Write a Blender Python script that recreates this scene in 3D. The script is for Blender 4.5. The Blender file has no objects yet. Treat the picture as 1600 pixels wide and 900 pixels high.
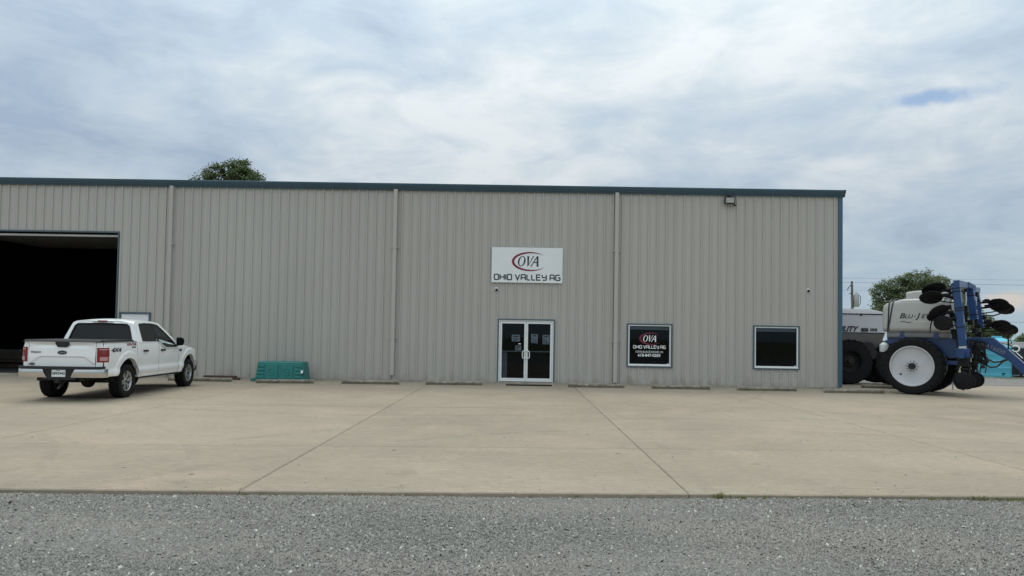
import bpy, bmesh, math, random
import numpy as np
from mathutils import Vector, Matrix
from mathutils.geometry import tessellate_polygon
random.seed(7); RNG = np.random.default_rng(11)
S = bpy.context.scene; COL = S.collection
rad = math.radians
# ------------------------------------------------------------------ camera
F_PX, CX, CY, HC = 1110., 800., 488., 1.7
psi = math.atan(8/F_PX); rho = .017; th = math.atan((522-CY)/F_PX)
fwd = Vector((-math.sin(psi)*math.cos(th), math.cos(psi)*math.cos(th), math.sin(th)))
r0 = Vector((math.cos(psi), math.sin(psi), 0)); u0 = r0.cross(fwd)
RV = math.cos(rho)*r0 + math.sin(rho)*u0; UV = math.cos(rho)*u0 - math.sin(rho)*r0
cam = bpy.data.cameras.new('camera'); co = bpy.data.objects.new('camera', cam); COL.objects.link(co)
m = Matrix((RV, UV, -fwd)).transposed().to_4x4(); m.translation = Vector((0, 0, HC)); co.matrix_world = m
cam.sensor_width = 36; cam.lens = 36*F_PX/1600; cam.shift_y = (CY-450)/1600
cam.clip_start = .1; cam.clip_end = 3000
S.camera = co
def ray(px, py): return fwd + RV*((px-CX)/F_PX) - UV*((py-CY)/F_PX)
def at(px, py, Y):
    d = ray(px, py); return Vector((0, 0, HC)) + d*(Y/d.y)
# ------------------------------------------------------------------ world, sun, exposure
S.view_settings.view_transform = 'Standard'; S.view_settings.look = 'None'
S.view_settings.exposure = 0; S.view_settings.gamma = 1
SUN_EL, SUN_AZ = rad(62), rad(-30)        # azimuth from +Y towards +X
W = bpy.data.worlds.new('World'); S.world = W; W.use_nodes = True
class NT:
    """small node-tree writer"""
    def __init__(s, t): s.t = t; s.n = t.nodes; s.l = t.links
    def __call__(s, typ, ins=None, **kw):
        nd = s.n.new(typ)
        for k, v in kw.items(): setattr(nd, k, v)
        for k, v in (ins or {}).items():
            i = nd.inputs[k]
            if isinstance(v, bpy.types.NodeSocket): s.l.new(v, i)
            else:
                if i.type == 'RGBA' and len(v) == 3: v = (*v, 1)
                i.default_value = v
        return nd
    def math(s, op, a, b=0., c=0., clamp=False):
        nd = s('ShaderNodeMath', {0: a, 1: b, 2: c}, operation=op); nd.use_clamp = clamp; return nd.outputs[0]
    def vmath(s, op, a, b=(0, 0, 0)):
        nd = s('ShaderNodeVectorMath', {0: a, 1: b}, operation=op); return nd.outputs['Value'] if op in ('DOT_PRODUCT', 'LENGTH', 'DISTANCE') else nd.outputs[0]
    def mix(s, f, a, b, blend='MIX'):
        nd = s('ShaderNodeMix', data_type='RGBA', blend_type=blend)
        for i, v in ((0, f), (6, a), (7, b)):
            if isinstance(v, bpy.types.NodeSocket): s.l.new(v, nd.inputs[i])
            else: nd.inputs[i].default_value = (*v, 1) if i and len(v) == 3 else v
        return nd.outputs[2]
    def noise(s, vec, scale, detail=4, rough=.55, dist=0.):
        return s('ShaderNodeTexNoise', {'Vector': vec, 'Scale': scale, 'Detail': detail, 'Roughness': rough, 'Distortion': dist}).outputs[0]
    def ramp(s, f, *st):
        nd = s('ShaderNodeValToRGB', {0: f}); e = nd.color_ramp.elements
        while len(e) < len(st): e.new(.5)
        for el, (p, c) in zip(e, st): el.position = p; el.color = (*c, 1) if not isinstance(c, (int, float)) else (c, c, c, 1)
        return nd.outputs[0]
    def smooth(s, v, a, b):
        return s('ShaderNodeMapRange', {'Value': v, 'From Min': a, 'From Max': b, 'To Min': 0., 'To Max': 1.}, interpolation_type='SMOOTHSTEP').outputs[0]
def build_world():
    t = NT(W.node_tree); t.n.clear()
    sky = t('ShaderNodeTexSky', sky_type='NISHITA', sun_disc=False, sun_elevation=SUN_EL, sun_rotation=SUN_AZ)
    d = t('ShaderNodeTexCoord').outputs['Generated']
    sp = t('ShaderNodeSeparateXYZ', {0: d}); z = t.math('MAXIMUM', sp.outputs[2], 0.)
    zz = t.math('ADD', z, .24)
    p = t('ShaderNodeCombineXYZ', {0: t.math('DIVIDE', sp.outputs[0], zz), 1: t.math('DIVIDE', sp.outputs[1], zz), 2: 0.}).outputs[0]
    p = t.vmath('ADD', p, (3.1, 1.7, .4))
    n1 = t.noise(t.vmath('ADD', p, (2.3, 4.9, 0)), 1.15, 5, .52, .25); n2 = t.noise(t.vmath('ADD', p, (9, 4, 2)), 3.6, 8, .62, .6)
    n3 = t.noise(t.vmath('MULTIPLY', d, (2.4, 2.4, 7.)), 2.1, 7, .58, .5)
    v = t.math('ADD', t.math('MULTIPLY', n1, .46), t.math('MULTIPLY', n2, .26)); v = t.math('ADD', v, t.math('MULTIPLY', n3, .28))
    cl = t.ramp(v, (.375, (.36, .455, .595)), (.445, (.455, .55, .67)), (.515, (.555, .64, .73)), (.605, (.735, .785, .83)))
    cl = t.mix(t.smooth(z, .2, .0), cl, t.mix(.55, cl, (.46, .64, .74)))
    def near(dx, dz, c, wx, wz, a, b):     # soft patch in the sky about a direction
        q = t.vmath('SUBTRACT', d, c)
        q = t('ShaderNodeCombineXYZ', {0: t.math('DIVIDE', t.vmath('DOT_PRODUCT', q, tuple(RV)), wx), 1: t.math('DIVIDE', t('ShaderNodeSeparateXYZ', {0: q}).outputs[2], wz), 2: 0.}).outputs[0]
        q = t.vmath('ADD', q, t.vmath('MULTIPLY', t.vmath('SUBTRACT', t('ShaderNodeTexNoise', {'Vector': d, 'Scale': dx, 'Detail': 6, 'Roughness': .6}).outputs[1], (.5, .5, .5)), (dz, dz, 0)))
        return t.smooth(t.vmath('LENGTH', q), a, b)
    gap = near(14., 2.6, tuple(ray(1458, 152).normalized()), .050, .010, 1.2, .3)
    warm = near(26., 1.3, tuple(ray(1568, 472).normalized()), .026, .016, 1.0, .35)
    cl = t.mix(t.math('MULTIPLY', warm, .75), cl, (.83, .72, .62))
    g = t.math('ADD', t.math('MULTIPLY_ADD', z, .55, .80), t.math('MULTIPLY', t.math('MULTIPLY', z, z), 1.7))      # overcast sky: about three times brighter overhead than at the horizon
    gb = t.math('MULTIPLY', g, t.math('MULTIPLY_ADD', z, -.10, 1.)); cl = t.mix(1., cl, t('ShaderNodeCombineXYZ', {0: g, 1: g, 2: gb}).outputs[0], 'MULTIPLY')
    blue = t.mix(1., sky.outputs[0], (.11, .11, .11), 'MULTIPLY')
    cl = t.mix(t.math('MULTIPLY', gap, .75), cl, t.mix(.5, blue, (.25, .45, .78)))
    cl = t.mix(1., cl, (10, 10, 10), 'MULTIPLY')
    cl = t.mix(.04, cl, sky.outputs[0])
    bg = t('ShaderNodeBackground', {'Color': cl, 'Strength': .1})
    o = t('ShaderNodeOutputWorld'); t.l.new(bg.outputs[0], o.inputs[0])
build_world()
sl = bpy.data.lights.new('sun', 'SUN'); sl.energy = 1.1; sl.angle = rad(24); sl.color = (1, .93, .82)
so = bpy.data.objects.new('sun', sl); COL.objects.link(so)
sd = Vector((math.sin(SUN_AZ)*math.cos(SUN_EL), math.cos(SUN_AZ)*math.cos(SUN_EL), math.sin(SUN_EL)))
so.rotation_euler = sd.to_track_quat('Z', 'Y').to_euler(); so.location = (0, 0, 40)
# ------------------------------------------------------------------ materials
def mat(name, c, rough=.6, metal=0., var=.0, scale=3., bump=0., bscale=60., spec=.5, stretch=(1, 1, 1), coat=0., dirt=None, objvar=0., base=None):
    M = bpy.data.materials.new(name); M.use_nodes = True; t = NT(M.node_tree)
    b = t.n['Principled BSDF']; b.inputs['Roughness'].default_value = rough; b.inputs['Metallic'].default_value = metal
    b.inputs['Specular IOR Level'].default_value = spec; b.inputs['Coat Weight'].default_value = coat; b.inputs['Coat Roughness'].default_value = .06
    b.inputs['Base Color'].default_value = (*c, 1)
    P = t('ShaderNodeNewGeometry').outputs['Position'] if (var or bump or dirt) else None
    col = None
    if var:
        n = t.noise(t.vmath('MULTIPLY', P, stretch), scale, 6, .6)
        k = t('ShaderNodeMapRange', {'Value': n, 'From Min': .3, 'From Max': .7, 'To Min': 1-var, 'To Max': 1+var}).outputs[0]
        col = t.mix(1., c, t('ShaderNodeCombineXYZ', {0: k, 1: k, 2: k}).outputs[0], 'MULTIPLY')
    if dirt:                                             # (colour, scale, threshold, amount)
        n = t.noise(t.vmath('ADD', P, (5, 3, 8)), dirt[1], 8, .65)
        col = t.mix(t.math('MULTIPLY', t.smooth(n, dirt[2], dirt[2]+.2), dirt[3]), col or c, dirt[0])
    if base:                                             # mud splash on the lowest part: (colour, height)
        zc = t('ShaderNodeSeparateXYZ', {0: P}).outputs[2]; n = t.noise(t.vmath('MULTIPLY', P, (1, 1, .35)), 2.2, 8, .7)
        k = t.smooth(t.math('SUBTRACT', n, t.math('DIVIDE', zc, base[1]*4.)), .36, .60); col = t.mix(t.math('MULTIPLY', k, base[2]), col or c, base[0])
    if objvar:
        k = t('ShaderNodeMapRange', {'Value': t('ShaderNodeObjectInfo').outputs['Random'], 'From Min': 0., 'From Max': 1., 'To Min': 1-objvar, 'To Max': 1+objvar}).outputs[0]
        col = t.mix(1., col or c, t('ShaderNodeCombineXYZ', {0: k, 1: k, 2: k}).outputs[0], 'MULTIPLY')
    if col is not None: t.l.new(col, b.inputs['Base Color'])
    if bump:
        n = t.noise(P, bscale, 4, .6); bp = t('ShaderNodeBump', {'Height': n, 'Strength': bump, 'Distance': .02}); t.l.new(bp.outputs[0], b.inputs['Normal'])
    return M
M_SIDE = mat('siding_paint', (.425, .403, .366), .5, .0, .02, .8, .14, 1.6, stretch=(1, 1, .35), dirt=((.31, .285, .24), .5, .55, .10), spec=.35, objvar=.022, base=((.20, .17, .125), .5, .45))
M_TRIM = mat('teal_trim_paint', (.038, .083, .116), .4, 0, .08, 2., spec=.5)
M_TRIMB = mat('blue_corner_paint', (.048, .110, .158), .4, 0, .08, 2.)
M_SLATE = mat('slate_trim_paint', (.07, .108, .135), .45, 0, .08, 2.)
M_FOUND = mat('foundation_concrete', (.33, .30, .25), .9, 0, .18, 2.5, .3, 40, dirt=((.18, .15, .11), 3., .5, .5))
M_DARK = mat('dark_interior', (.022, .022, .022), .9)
M_ALU = mat('white_aluminium', (.72, .73, .72), .35, .0, .04, 6.)
M_WHITE = mat('white_panel', (.74, .76, .76), .45, 0, .03, 1.5)
M_BLACK = mat('black_plastic', (.012, .012, .013), .5, spec=.4)
M_INK = mat('black_ink', (.022, .025, .032), .6)
M_RED = mat('dark_red_ink', (.20, .022, .045), .6)
M_WHT_INK = mat('white_vinyl', (.8, .8, .8), .6)
M_DKCONC = mat('dark_concrete', (.185, .16, .122), .95, 0, .35, 5.)  # darker concrete tone for the front strip of the wheel stops
M_PAPER = mat('paper', (.80, .80, .80), .8, 0, .05, 14.)
M_STOP = mat('wheel_stop_concrete', (.35, .325, .27), .92, 0, .2, 5., .4, 50, dirt=((.18, .155, .12), 3., .5, .4))
M_TEAL = mat('teal_plastic', (.007, .15, .138), .45, 0, .12, 4.)
M_WOOD = mat('weathered_red_timber', (.075, .042, .034), .8, 0, .3, 6., .3, 30)
M_PAINT = mat('white_car_paint', (.80, .80, .79), .3, 0, .012, 2., spec=.5, coat=.7, base=((.42, .37, .30), .55, .30))
M_CHROME = mat('chrome', (.62, .61, .60), .16, 1.)
M_ALLOY = mat('alloy', (.50, .50, .50), .32, .85, .05, 10.)
M_RUBBER = mat('tyre_rubber', (.011, .011, .0115), .8, 0, .25, 9., .25, 40, spec=.18, dirt=((.05, .045, .036), 6., .55, .2))
M_UNDER = mat('under_dark', (.014, .013, .012), .8, 0, .3, 8.)
M_TGLASS = mat('car_glass', (.008, .010, .011), .06, 0, spec=.3)
M_LAMP = mat('tail_lamp_red', (.20, .006, .011), .14, 0, spec=.6, coat=.6)
M_LAMPC = mat('tail_lamp_clear', (.50, .26, .27), .14, 0, spec=.6)
M_BLUE = mat('blue_machine_paint', (.006, .042, .148), .35, 0, .15, 4., spec=.5, coat=.3, dirt=((.05, .055, .06), 5., .58, .3))
M_TANK = mat('pale_poly_tank', (.44, .44, .42), .5, 0, .06, 1.6, spec=.4, dirt=((.25, .23, .20), 2., .55, .25))
M_RIMW = mat('pale_rim_paint', (.50, .505, .52), .4, 0, .06, 3., dirt=((.3, .27, .22), 4., .55, .3))
M_STEEL = mat('dark_steel', (.008, .008, .0095), .55, 0, .3, 8., spec=.22)
M_SILVER = mat('bright_steel', (.6, .6, .6), .25, .9)
M_HOSE = mat('black_hose', (.012, .012, .013), .45)
M_WAGON = mat('wagon_paint', (.50, .51, .53), .4, 0, .05, 1.5, dirt=((.3, .27, .22), 1.5, .55, .35))
M_TARP = mat('grey_tarp', (.22, .22, .23), .7, 0, .1, 2.)
M_CYAN = mat('cyan_poly', (.085, .40, .52), .45, 0, .06, 1.5)
M_BIN = mat('dark_bin', (.028, .032, .034), .6, 0, .2, 3.)
M_LID = mat('grey_lid', (.13, .13, .125), .6, 0, .1, 3.)
M_SECT = mat('door_section_paint', (.10, .10, .10), .6, 0, .2, 2.)
M_POLE = mat('pole_wood', (.16, .14, .12), .85, 0, .2, 3.)
M_GREY = mat('galvanised', (.42, .43, .44), .45, .3)
M_BARK = mat('bark', (.07, .055, .042), .9, 0, .3, 6.)
def glass_mat(name, tint, gl):
    M = bpy.data.materials.new(name); M.use_nodes = True; t = NT(M.node_tree); t.n.clear()
    tr = t('ShaderNodeBsdfTransparent', {'Color': tint}); g = t('ShaderNodeBsdfGlossy', {'Color': (.9, .95, 1), 'Roughness': .03})
    fr = t('ShaderNodeFresnel', {'IOR': gl}); mx = t('ShaderNodeMixShader', {0: fr.outputs[0], 1: tr.outputs[0], 2: g.outputs[0]})
    o = t('ShaderNodeOutputMaterial'); t.l.new(mx.outputs[0], o.inputs[0]); return M
M_PANE = glass_mat('tinted_pane', (.66, .70, .73), 1.26)
M_CABG = glass_mat('car_side_glass', (.62, .68, .66), 1.35)
def leaf_mat(name, a, b):
    M = bpy.data.materials.new(name); M.use_nodes = True; t = NT(M.node_tree); bs = t.n['Principled BSDF']
    P = t('ShaderNodeNewGeometry').outputs['Position']
    n = t.noise(P, .9, 3, .6); at_ = t('ShaderNodeAttribute', attribute_name='tint').outputs['Fac']
    f = t.math('ADD', t.math('MULTIPLY', t.smooth(n, .3, .7), .5), t.math('MULTIPLY', at_, .5))
    t.l.new(t.mix(f, a, b), bs.inputs['Base Color']); bs.inputs['Roughness'].default_value = .55; bs.inputs['Specular IOR Level'].default_value = .3
    tl = t('ShaderNodeBsdfTranslucent', {'Color': (b[0]*1.2, b[1]*1.2, b[2]*.7)}); mx = t('ShaderNodeMixShader', {0: .25, 1: bs.outputs[0], 2: tl.outputs[0]})
    t.l.new(mx.outputs[0], t.n['Material Output'].inputs[0]); return M
M_LEAF = leaf_mat('leaves_dark', (.05, .075, .033), (.11, .145, .056))
M_LEAF2 = leaf_mat('leaves_far', (.075, .10, .052), (.15, .185, .092))
M_GRASSB = leaf_mat('grass_blades', (.075, .11, .025), (.20, .22, .07))
def concrete_mat():
    M = bpy.data.materials.new('pad_concrete'); M.use_nodes = True; t = NT(M.node_tree); b = t.n['Principled BSDF']
    P = t('ShaderNodeNewGeometry').outputs['Position']
    c = (.345, .305, .243)
    n = t.noise(P, .22, 5, .6); col = t.mix(t.smooth(n, .35, .65), (.244, .198, .152), (.300, .244, .187))
    n = t.noise(t.vmath('ADD', P, (7, 2, 0)), .55, 5, .6, .4); col = t.mix(t.math('MULTIPLY', t.smooth(n, .50, .64), .30), col, (.315, .280, .200))       # greenish
    n = t.noise(t.vmath('ADD', P, (1, 12, 0)), .5, 5, .6, .4); col = t.mix(t.math('MULTIPLY', t.smooth(n, .52, .66), .50), col, (.350, .262, .200))      # pinkish
    n = t.noise(t.vmath('MULTIPLY', P, (.45, 1.7, 1)), .9, 7, .65, .25); col = t.mix(t.math('MULTIPLY', t.smooth(n, .52, .72), .34), col, (.205, .168, .124))  # broom / wash streaks
    n = t.noise(t.vmath('MULTIPLY', P, (.5, 9., 1)), 1.3, 6, .6, .2); col = t.mix(t.math('MULTIPLY', t.smooth(n, .54, .75), .30), col, (.46, .41, .31))
    n = t.noise(t.vmath('ADD', P, (3, 3, 0)), .33, 6, .65, 1.1)
    ln = t.math('SUBTRACT', 1., t.smooth(t.math('ABSOLUTE', t.math('SUBTRACT', n, .5)), .0, .012)); br = t.smooth(t.noise(P, .9, 3), .5, .65)
    col = t.mix(t.math('MULTIPLY', t.math('MULTIPLY', ln, br), .30), col, (.14, .125, .105))                                                # winding tyre marks
    n = t.noise(t.vmath('MULTIPLY', P, (1., 2.6, 1)), 7., 9, .72); k = t('ShaderNodeMapRange', {'Value': n, 'From Min': .3, 'From Max': .7, 'To Min': .78, 'To Max': 1.2}).outputs[0]
    col = t.mix(1., col, t('ShaderNodeCombineXYZ', {0: k, 1: k, 2: k}).outputs[0], 'MULTIPLY')
    v2 = t('ShaderNodeTexVoronoi', {'Vector': P, 'Scale': 3.1, 'Randomness': 1.}); sp2 = t.math('SUBTRACT', 1., t.smooth(v2.outputs['Distance'], .03, .075)); sp2 = t.math('MULTIPLY', sp2, t.smooth(t.noise(P, .7, 3), .5, .6)); col = t.mix(t.math('MULTIPLY', sp2, .45), col, (.12, .10, .08))
    n = t.noise(P, 130., 3, .7); col = t.mix(t.math('MULTIPLY', t.smooth(n, .3, .7), .20), col, (.50, .44, .335))
    v = t('ShaderNodeTexVoronoi', {'Vector': P, 'Scale': .9, 'Randomness': 1.}); sp = t.math('SUBTRACT', 1., t.smooth(v.outputs['Distance'], .02, .045))
    col = t.mix(t.math('MULTIPLY', sp, .8), col, (.07, .062, .055))                                                                         # oil specks
    def arc(c, R, w, a, seed):
        q = t.math('ABSOLUTE', t.math('SUBTRACT', t.vmath('DISTANCE', t.vmath('MULTIPLY', P, (1, 1, 0)), (*c, 0)), R)); n = t.noise(t.vmath('ADD', P, (seed, 0, 0)), 1.3, 5, .65)
        return t.math('MULTIPLY', t.math('MULTIPLY', t.math('SUBTRACT', 1., t.smooth(q, w*.55, w)), t.smooth(n, .42, .62)), a)
    for c_, R, w, a, sd_ in (((-3.5, 26.5), 10.4, .11, .24, 1), ((-3.5, 26.5), 12.0, .11, .22, 2), ((4., 4.), 9.2, .12, .22, 5), ((4., 4.), 10.9, .12, .22, 6), ((14., 30.), 15.0, .12, .30, 7), ((14., 30.), 16.7, .12, .26, 8), ((-14., 5.), 9., .11, .14, 11), ((-14., 5.), 10.7, .11, .12, 12), ((-60., 12.), 62.3, .10, .14, 13)):
        col = t.mix(arc(c_, R, w, a, sd_), col, (.12, .105, .085))
    n = t.noise(t.vmath('ADD', P, (31, 7, 0)), 1.7, 3, .5); col = t.mix(t.math('MULTIPLY', t.smooth(n, .68, .76), .28), col, (.13, .11, .085))     # drip stains
    k = t('ShaderNodeMapRange', {'Value': t('ShaderNodeObjectInfo').outputs['Random'], 'From Min': 0., 'From Max': 1., 'To Min': .955, 'To Max': 1.03}).outputs[0]
    col = t.mix(1., col, t('ShaderNodeCombineXYZ', {0: k, 1: k, 2: k}).outputs[0], 'MULTIPLY')
    t.l.new(col, b.inputs['Base Color']); b.inputs['Roughness'].default_value = .9; b.inputs['Specular IOR Level'].default_value = .25
    bp = t('ShaderNodeBump', {'Height': t.noise(P, 90., 4, .7), 'Strength': .25, 'Distance': .01}); t.l.new(bp.outputs[0], b.inputs['Normal'])
    return M
M_CONC = concrete_mat()
def gravel_mat(name, tint=False):
    M = bpy.data.materials.new(name); M.use_nodes = True; t = NT(M.node_tree); b = t.n['Principled BSDF']
    P = t('ShaderNodeNewGeometry').outputs['Position']
    big = t.smooth(t.noise(t.vmath('MULTIPLY', P, (.6, 1.6, 1)), .55, 4, .6), .35, .65)
    if tint:
        a = t('ShaderNodeAttribute', attribute_name='tint').outputs['Fac']
        col = t.ramp(a, (0., (.13, .124, .113)), (.45, (.19, .181, .164)), (.8, (.27, .255, .23)), (1., (.62, .60, .55)))
        col = t.mix(t.math('MULTIPLY', big, .4), col, (.31, .285, .24))
        n = t.noise(P, 120., 3); col = t.mix(t.math('MULTIPLY', t.smooth(n, .3, .7), .3), col, (.30, .30, .29))
    else:
        v = t('ShaderNodeTexVoronoi', {'Vector': P, 'Scale': 70., 'Randomness': 1.}); k = t('ShaderNodeSeparateColor', {0: v.outputs['Color']}).outputs[0]
        col = t.ramp(k, (0., (.12, .115, .105)), (.5, (.19, .181, .164)), (.9, (.27, .255, .23)), (1., (.55, .54, .52)))
        col = t.mix(t.math('MULTIPLY', big, .35), col, (.26, .25, .23))
        bp = t('ShaderNodeBump', {'Height': v.outputs['Distance'], 'Strength': .8, 'Distance': .02}); t.l.new(bp.outputs[0], b.inputs['Normal'])
    t.l.new(col, b.inputs['Base Color']); b.inputs['Roughness'].default_value = .85; b.inputs['Specular IOR Level'].default_value = .3; return M
M_GRAV = gravel_mat('gravel_sheet'); M_STONE = gravel_mat('gravel_stone', True)
def field_mat():
    M = bpy.data.materials.new('field_grass'); M.use_nodes = True; t = NT(M.node_tree); b = t.n['Principled BSDF']
    P = t('ShaderNodeNewGeometry').outputs['Position']
    col = t.mix(t.smooth(t.noise(P, .12, 6, .65), .35, .65), (.085, .105, .032), (.17, .165, .065)); col = t.mix(t.math('MULTIPLY', t.noise(P, 6., 4, .7), .5), col, (.07, .09, .03))
    t.l.new(col, b.inputs['Base Color']); b.inputs['Roughness'].default_value = .9; return M
M_FIELD = field_mat()
# ------------------------------------------------------------------ mesh helpers
class MB:
    def __init__(s): s.v = []; s.f = []
    def add(s, vs, fs):
        o = len(s.v); s.v += [tuple(v) for v in vs]; s.f += [tuple(i+o for i in f) for f in fs]; return s
    def box(s, x0, x1, y0, y1, z0, z1, mtx=None):
        vs = [Vector((x, y, z)) for z in (z0, z1) for x, y in ((x0, y0), (x1, y0), (x1, y1), (x0, y1))]
        if mtx: vs = [mtx @ v for v in vs]
        return s.add(vs, [(3, 2, 1, 0), (4, 5, 6, 7), (0, 1, 5, 4), (1, 2, 6, 5), (2, 3, 7, 6), (3, 0, 4, 7)])
    def beam(s, a, b, w, h, up=(0, 0, 1)):
        a, b = Vector(a), Vector(b); d = (b-a); L = d.length; d.normalize(); x = d.cross(Vector(up))
        if x.length < 1e-4: x = d.cross(Vector((1, 0, 0)))
        x.normalize(); y = x.cross(d); m = Matrix((x, d, y)).transposed().to_4x4(); m.translation = a
        return s.box(-w/2, w/2, 0, L, -h/2, h/2, m)
    def prism(s, poly, a, b, axis='y'):
        """extrude a 2-D outline; axis y: poly=(x,z); axis x: poly=(y,z); axis z: poly=(x,y)"""
        f3 = {'y': lambda p, t: (p[0], t, p[1]), 'x': lambda p, t: (t, p[0], p[1]), 'z': lambda p, t: (p[0], p[1], t)}[axis]
        n = len(poly); vs = [f3(p, a) for p in poly]+[f3(p, b) for p in poly]
        tri = tessellate_polygon([[Vector((p[0], p[1], 0)) for p in poly]])
        fs = [tuple(t) for t in tri]+[tuple(i+n for i in reversed(t)) for t in tri]+[(i, (i+1) % n, (i+1) % n+n, i+n) for i in range(n)]
        return s.add(vs, fs)
    def tube(s, pts, r, n=8, cap=True):
        pts = [Vector(p) for p in pts]; rr = r if isinstance(r, (list, tuple)) else [r]*len(pts); rings = []; prev = None
        for i, p in enumerate(pts):
            d = (pts[min(i+1, len(pts)-1)]-pts[max(i-1, 0)]).normalized()
            if prev is None:
                x = d.cross(Vector((0, 0, 1)));  x = x if x.length > .05 else d.cross(Vector((1, 0, 0)))
            else: x = prev-d*prev.dot(d)
            x.normalize(); prev = x; y = d.cross(x)
            rings.append([p+(x*math.cos(2*math.pi*k/n)+y*math.sin(2*math.pi*k/n))*rr[i] for k in range(n)])
        vs = [v for g in rings for v in g]; fs = []
        for i in range(len(rings)-1):
            for k in range(n): fs.append((i*n+k, i*n+(k+1) % n, (i+1)*n+(k+1) % n, (i+1)*n+k))
        if cap: fs += [tuple(reversed(range(n))), tuple(range(len(vs)-n, len(vs)))]
        return s.add(vs, fs)
    def lathe(s, prof, c, axis, n=32):
        """prof: (radius, offset along axis)"""
        ax = Vector(axis).normalized(); x = ax.cross(Vector((0, 0, 1))); x = x if x.length > .05 else ax.cross(Vector((1, 0, 0))); x.normalize(); y = ax.cross(x); c = Vector(c)
        vs = []; fs = []; m = len(prof)
        for k in range(n):
            d = x*math.cos(2*math.pi*k/n)+y*math.sin(2*math.pi*k/n)
            vs += [c+d*max(r, 1e-4)+ax*o for r, o in prof]
        for k in range(n):
            k2 = (k+1) % n
            for i in range(m-1): fs.append((k*m+i, k2*m+i, k2*m+i+1, k*m+i+1))
        return s.add(vs, fs)
    def grid(s, fn, us, vs_):
        nu, nv = len(us), len(vs_); vs = [fn(u, v) for u in us for v in vs_]
        return s.add(vs, [(i*nv+j, (i+1)*nv+j, (i+1)*nv+j+1, i*nv+j+1) for i in range(nu-1) for j in range(nv-1)])
    def poly(s, outer, holes=(), fn=lambda p: p):
        loops = [list(outer)]+[list(h) for h in holes]; tri = tessellate_polygon([[Vector((p[0], p[1], 0)) for p in l] for l in loops])
        flat = [p for l in loops for p in l]; return s.add([fn(p) for p in flat], [tuple(t) for t in tri])
    def mesh(s, name, mt, smooth=None, bevel=0., fix=True):
        me = bpy.data.meshes.new(name); me.from_pydata([tuple(v) for v in s.v], [], s.f)
        if fix or bevel:
            bm = bmesh.new(); bm.from_mesh(me); bmesh.ops.recalc_face_normals(bm, faces=bm.faces)
            if bevel:
                es = [e for e in bm.edges if len(e.link_faces) == 2 and e.calc_face_angle(0) > .5]
                bmesh.ops.bevel(bm, geom=es, offset=bevel, segments=2 if bevel > .004 else 1, affect='EDGES', profile=.5)
            bm.to_mesh(me); bm.free()
        if mt: me.materials.append(mt)
        if smooth is not None: me.shade_smooth(); me.set_sharp_from_angle(angle=rad(smooth))
        return me
    def build(s, name, mt, parent=None, smooth=None, bevel=0., fix=True, loc=None):
        return put(name, s.mesh(name, mt, smooth, bevel, fix), parent, loc)
def put(name, me, parent=None, loc=None):
    o = bpy.data.objects.new(name, me); COL.objects.link(o)
    if parent: o.parent = parent
    if loc: o.location = loc
    return o
def tag(o, label=None, cat=None, group=None, kind=None):
    for k, v in (('label', label), ('category', cat), ('group', group), ('kind', kind)):
        if v: o[k] = v
    return o
def empty(name, loc=(0, 0, 0), rz=0., label=None, cat=None, group=None, kind=None, parent=None):
    o = bpy.data.objects.new(name, None); COL.objects.link(o); o.location = loc; o.rotation_euler = (0, 0, rz); o.empty_display_size = .3
    if parent: o.parent = parent
    return tag(o, label, cat, group, kind)
def copy_tree(o, parent=None):
    c = o.copy(); COL.objects.link(c)
    if parent: c.parent = parent
    for ch in list(o.children): copy_tree(ch, c)
    return c
def frame3(o, x, y):
    x, y = Vector(x).normalized(), Vector(y).normalized(); m = Matrix((x, y, x.cross(y))).transposed().to_4x4(); m.translation = Vector(o); return m
FRONT = lambda x, y, z: frame3((x, y, z), (1, 0, 0), (0, 0, 1))       # faces -Y
def text(name, s, size, mt, parent, mtx, ext=.0015, shear=0., sx=1., bold=0., align='CENTER', spacing=1.):
    cu = bpy.data.curves.new(name, 'FONT'); cu.body = s; cu.size = size; cu.extrude = ext; cu.shear = shear; cu.offset = bold; cu.align_x = align; cu.space_character = spacing
    cu.resolution_u = 3
    o = bpy.data.objects.new('tmp_text', cu); COL.objects.link(o); dg = bpy.context.evaluated_depsgraph_get(); me = bpy.data.meshes.new_from_object(o.evaluated_get(dg))
    bpy.data.objects.remove(o); bpy.data.curves.remove(cu)
    me.transform(mtx @ Matrix.Diagonal((sx, 1, 1, 1))); me.materials.clear(); me.materials.append(mt); me.name = name
    return put(name, me, parent)
def strokes(mb, polys, w, mtx, depth=.002):
    """flat strokes with mitred corners in the plane of mtx"""
    for k, (pts, closed) in enumerate(polys):
        n = len(pts); P = [Vector((p[0], p[1])) for p in pts]; L = []; R = []
        for i in range(n):
            a = P[i-1] if (i > 0 or closed) else None; b = P[(i+1) % n] if (i < n-1 or closed) else None
            d1 = (P[i]-a).normalized() if a is not None else (b-P[i]).normalized(); d2 = (b-P[i]).normalized() if b is not None else d1
            n1 = Vector((-d1.y, d1.x)); n2 = Vector((-d2.y, d2.x)); mm = n1+n2; mm.normalize(); q = w/2/max(.35, mm.dot(n1))
            L.append(P[i]+mm*q); R.append(P[i]-mm*q)
        z = depth+k*.0002; m_ = n if closed else n-1
        vs = [mtx @ Vector((p.x, p.y, z)) for p in L]+[mtx @ Vector((p.x, p.y, z)) for p in R]
        mb.add(vs, [(i, i+n, (i+1) % n+n, (i+1) % n) for i in range(m_)])
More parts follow.
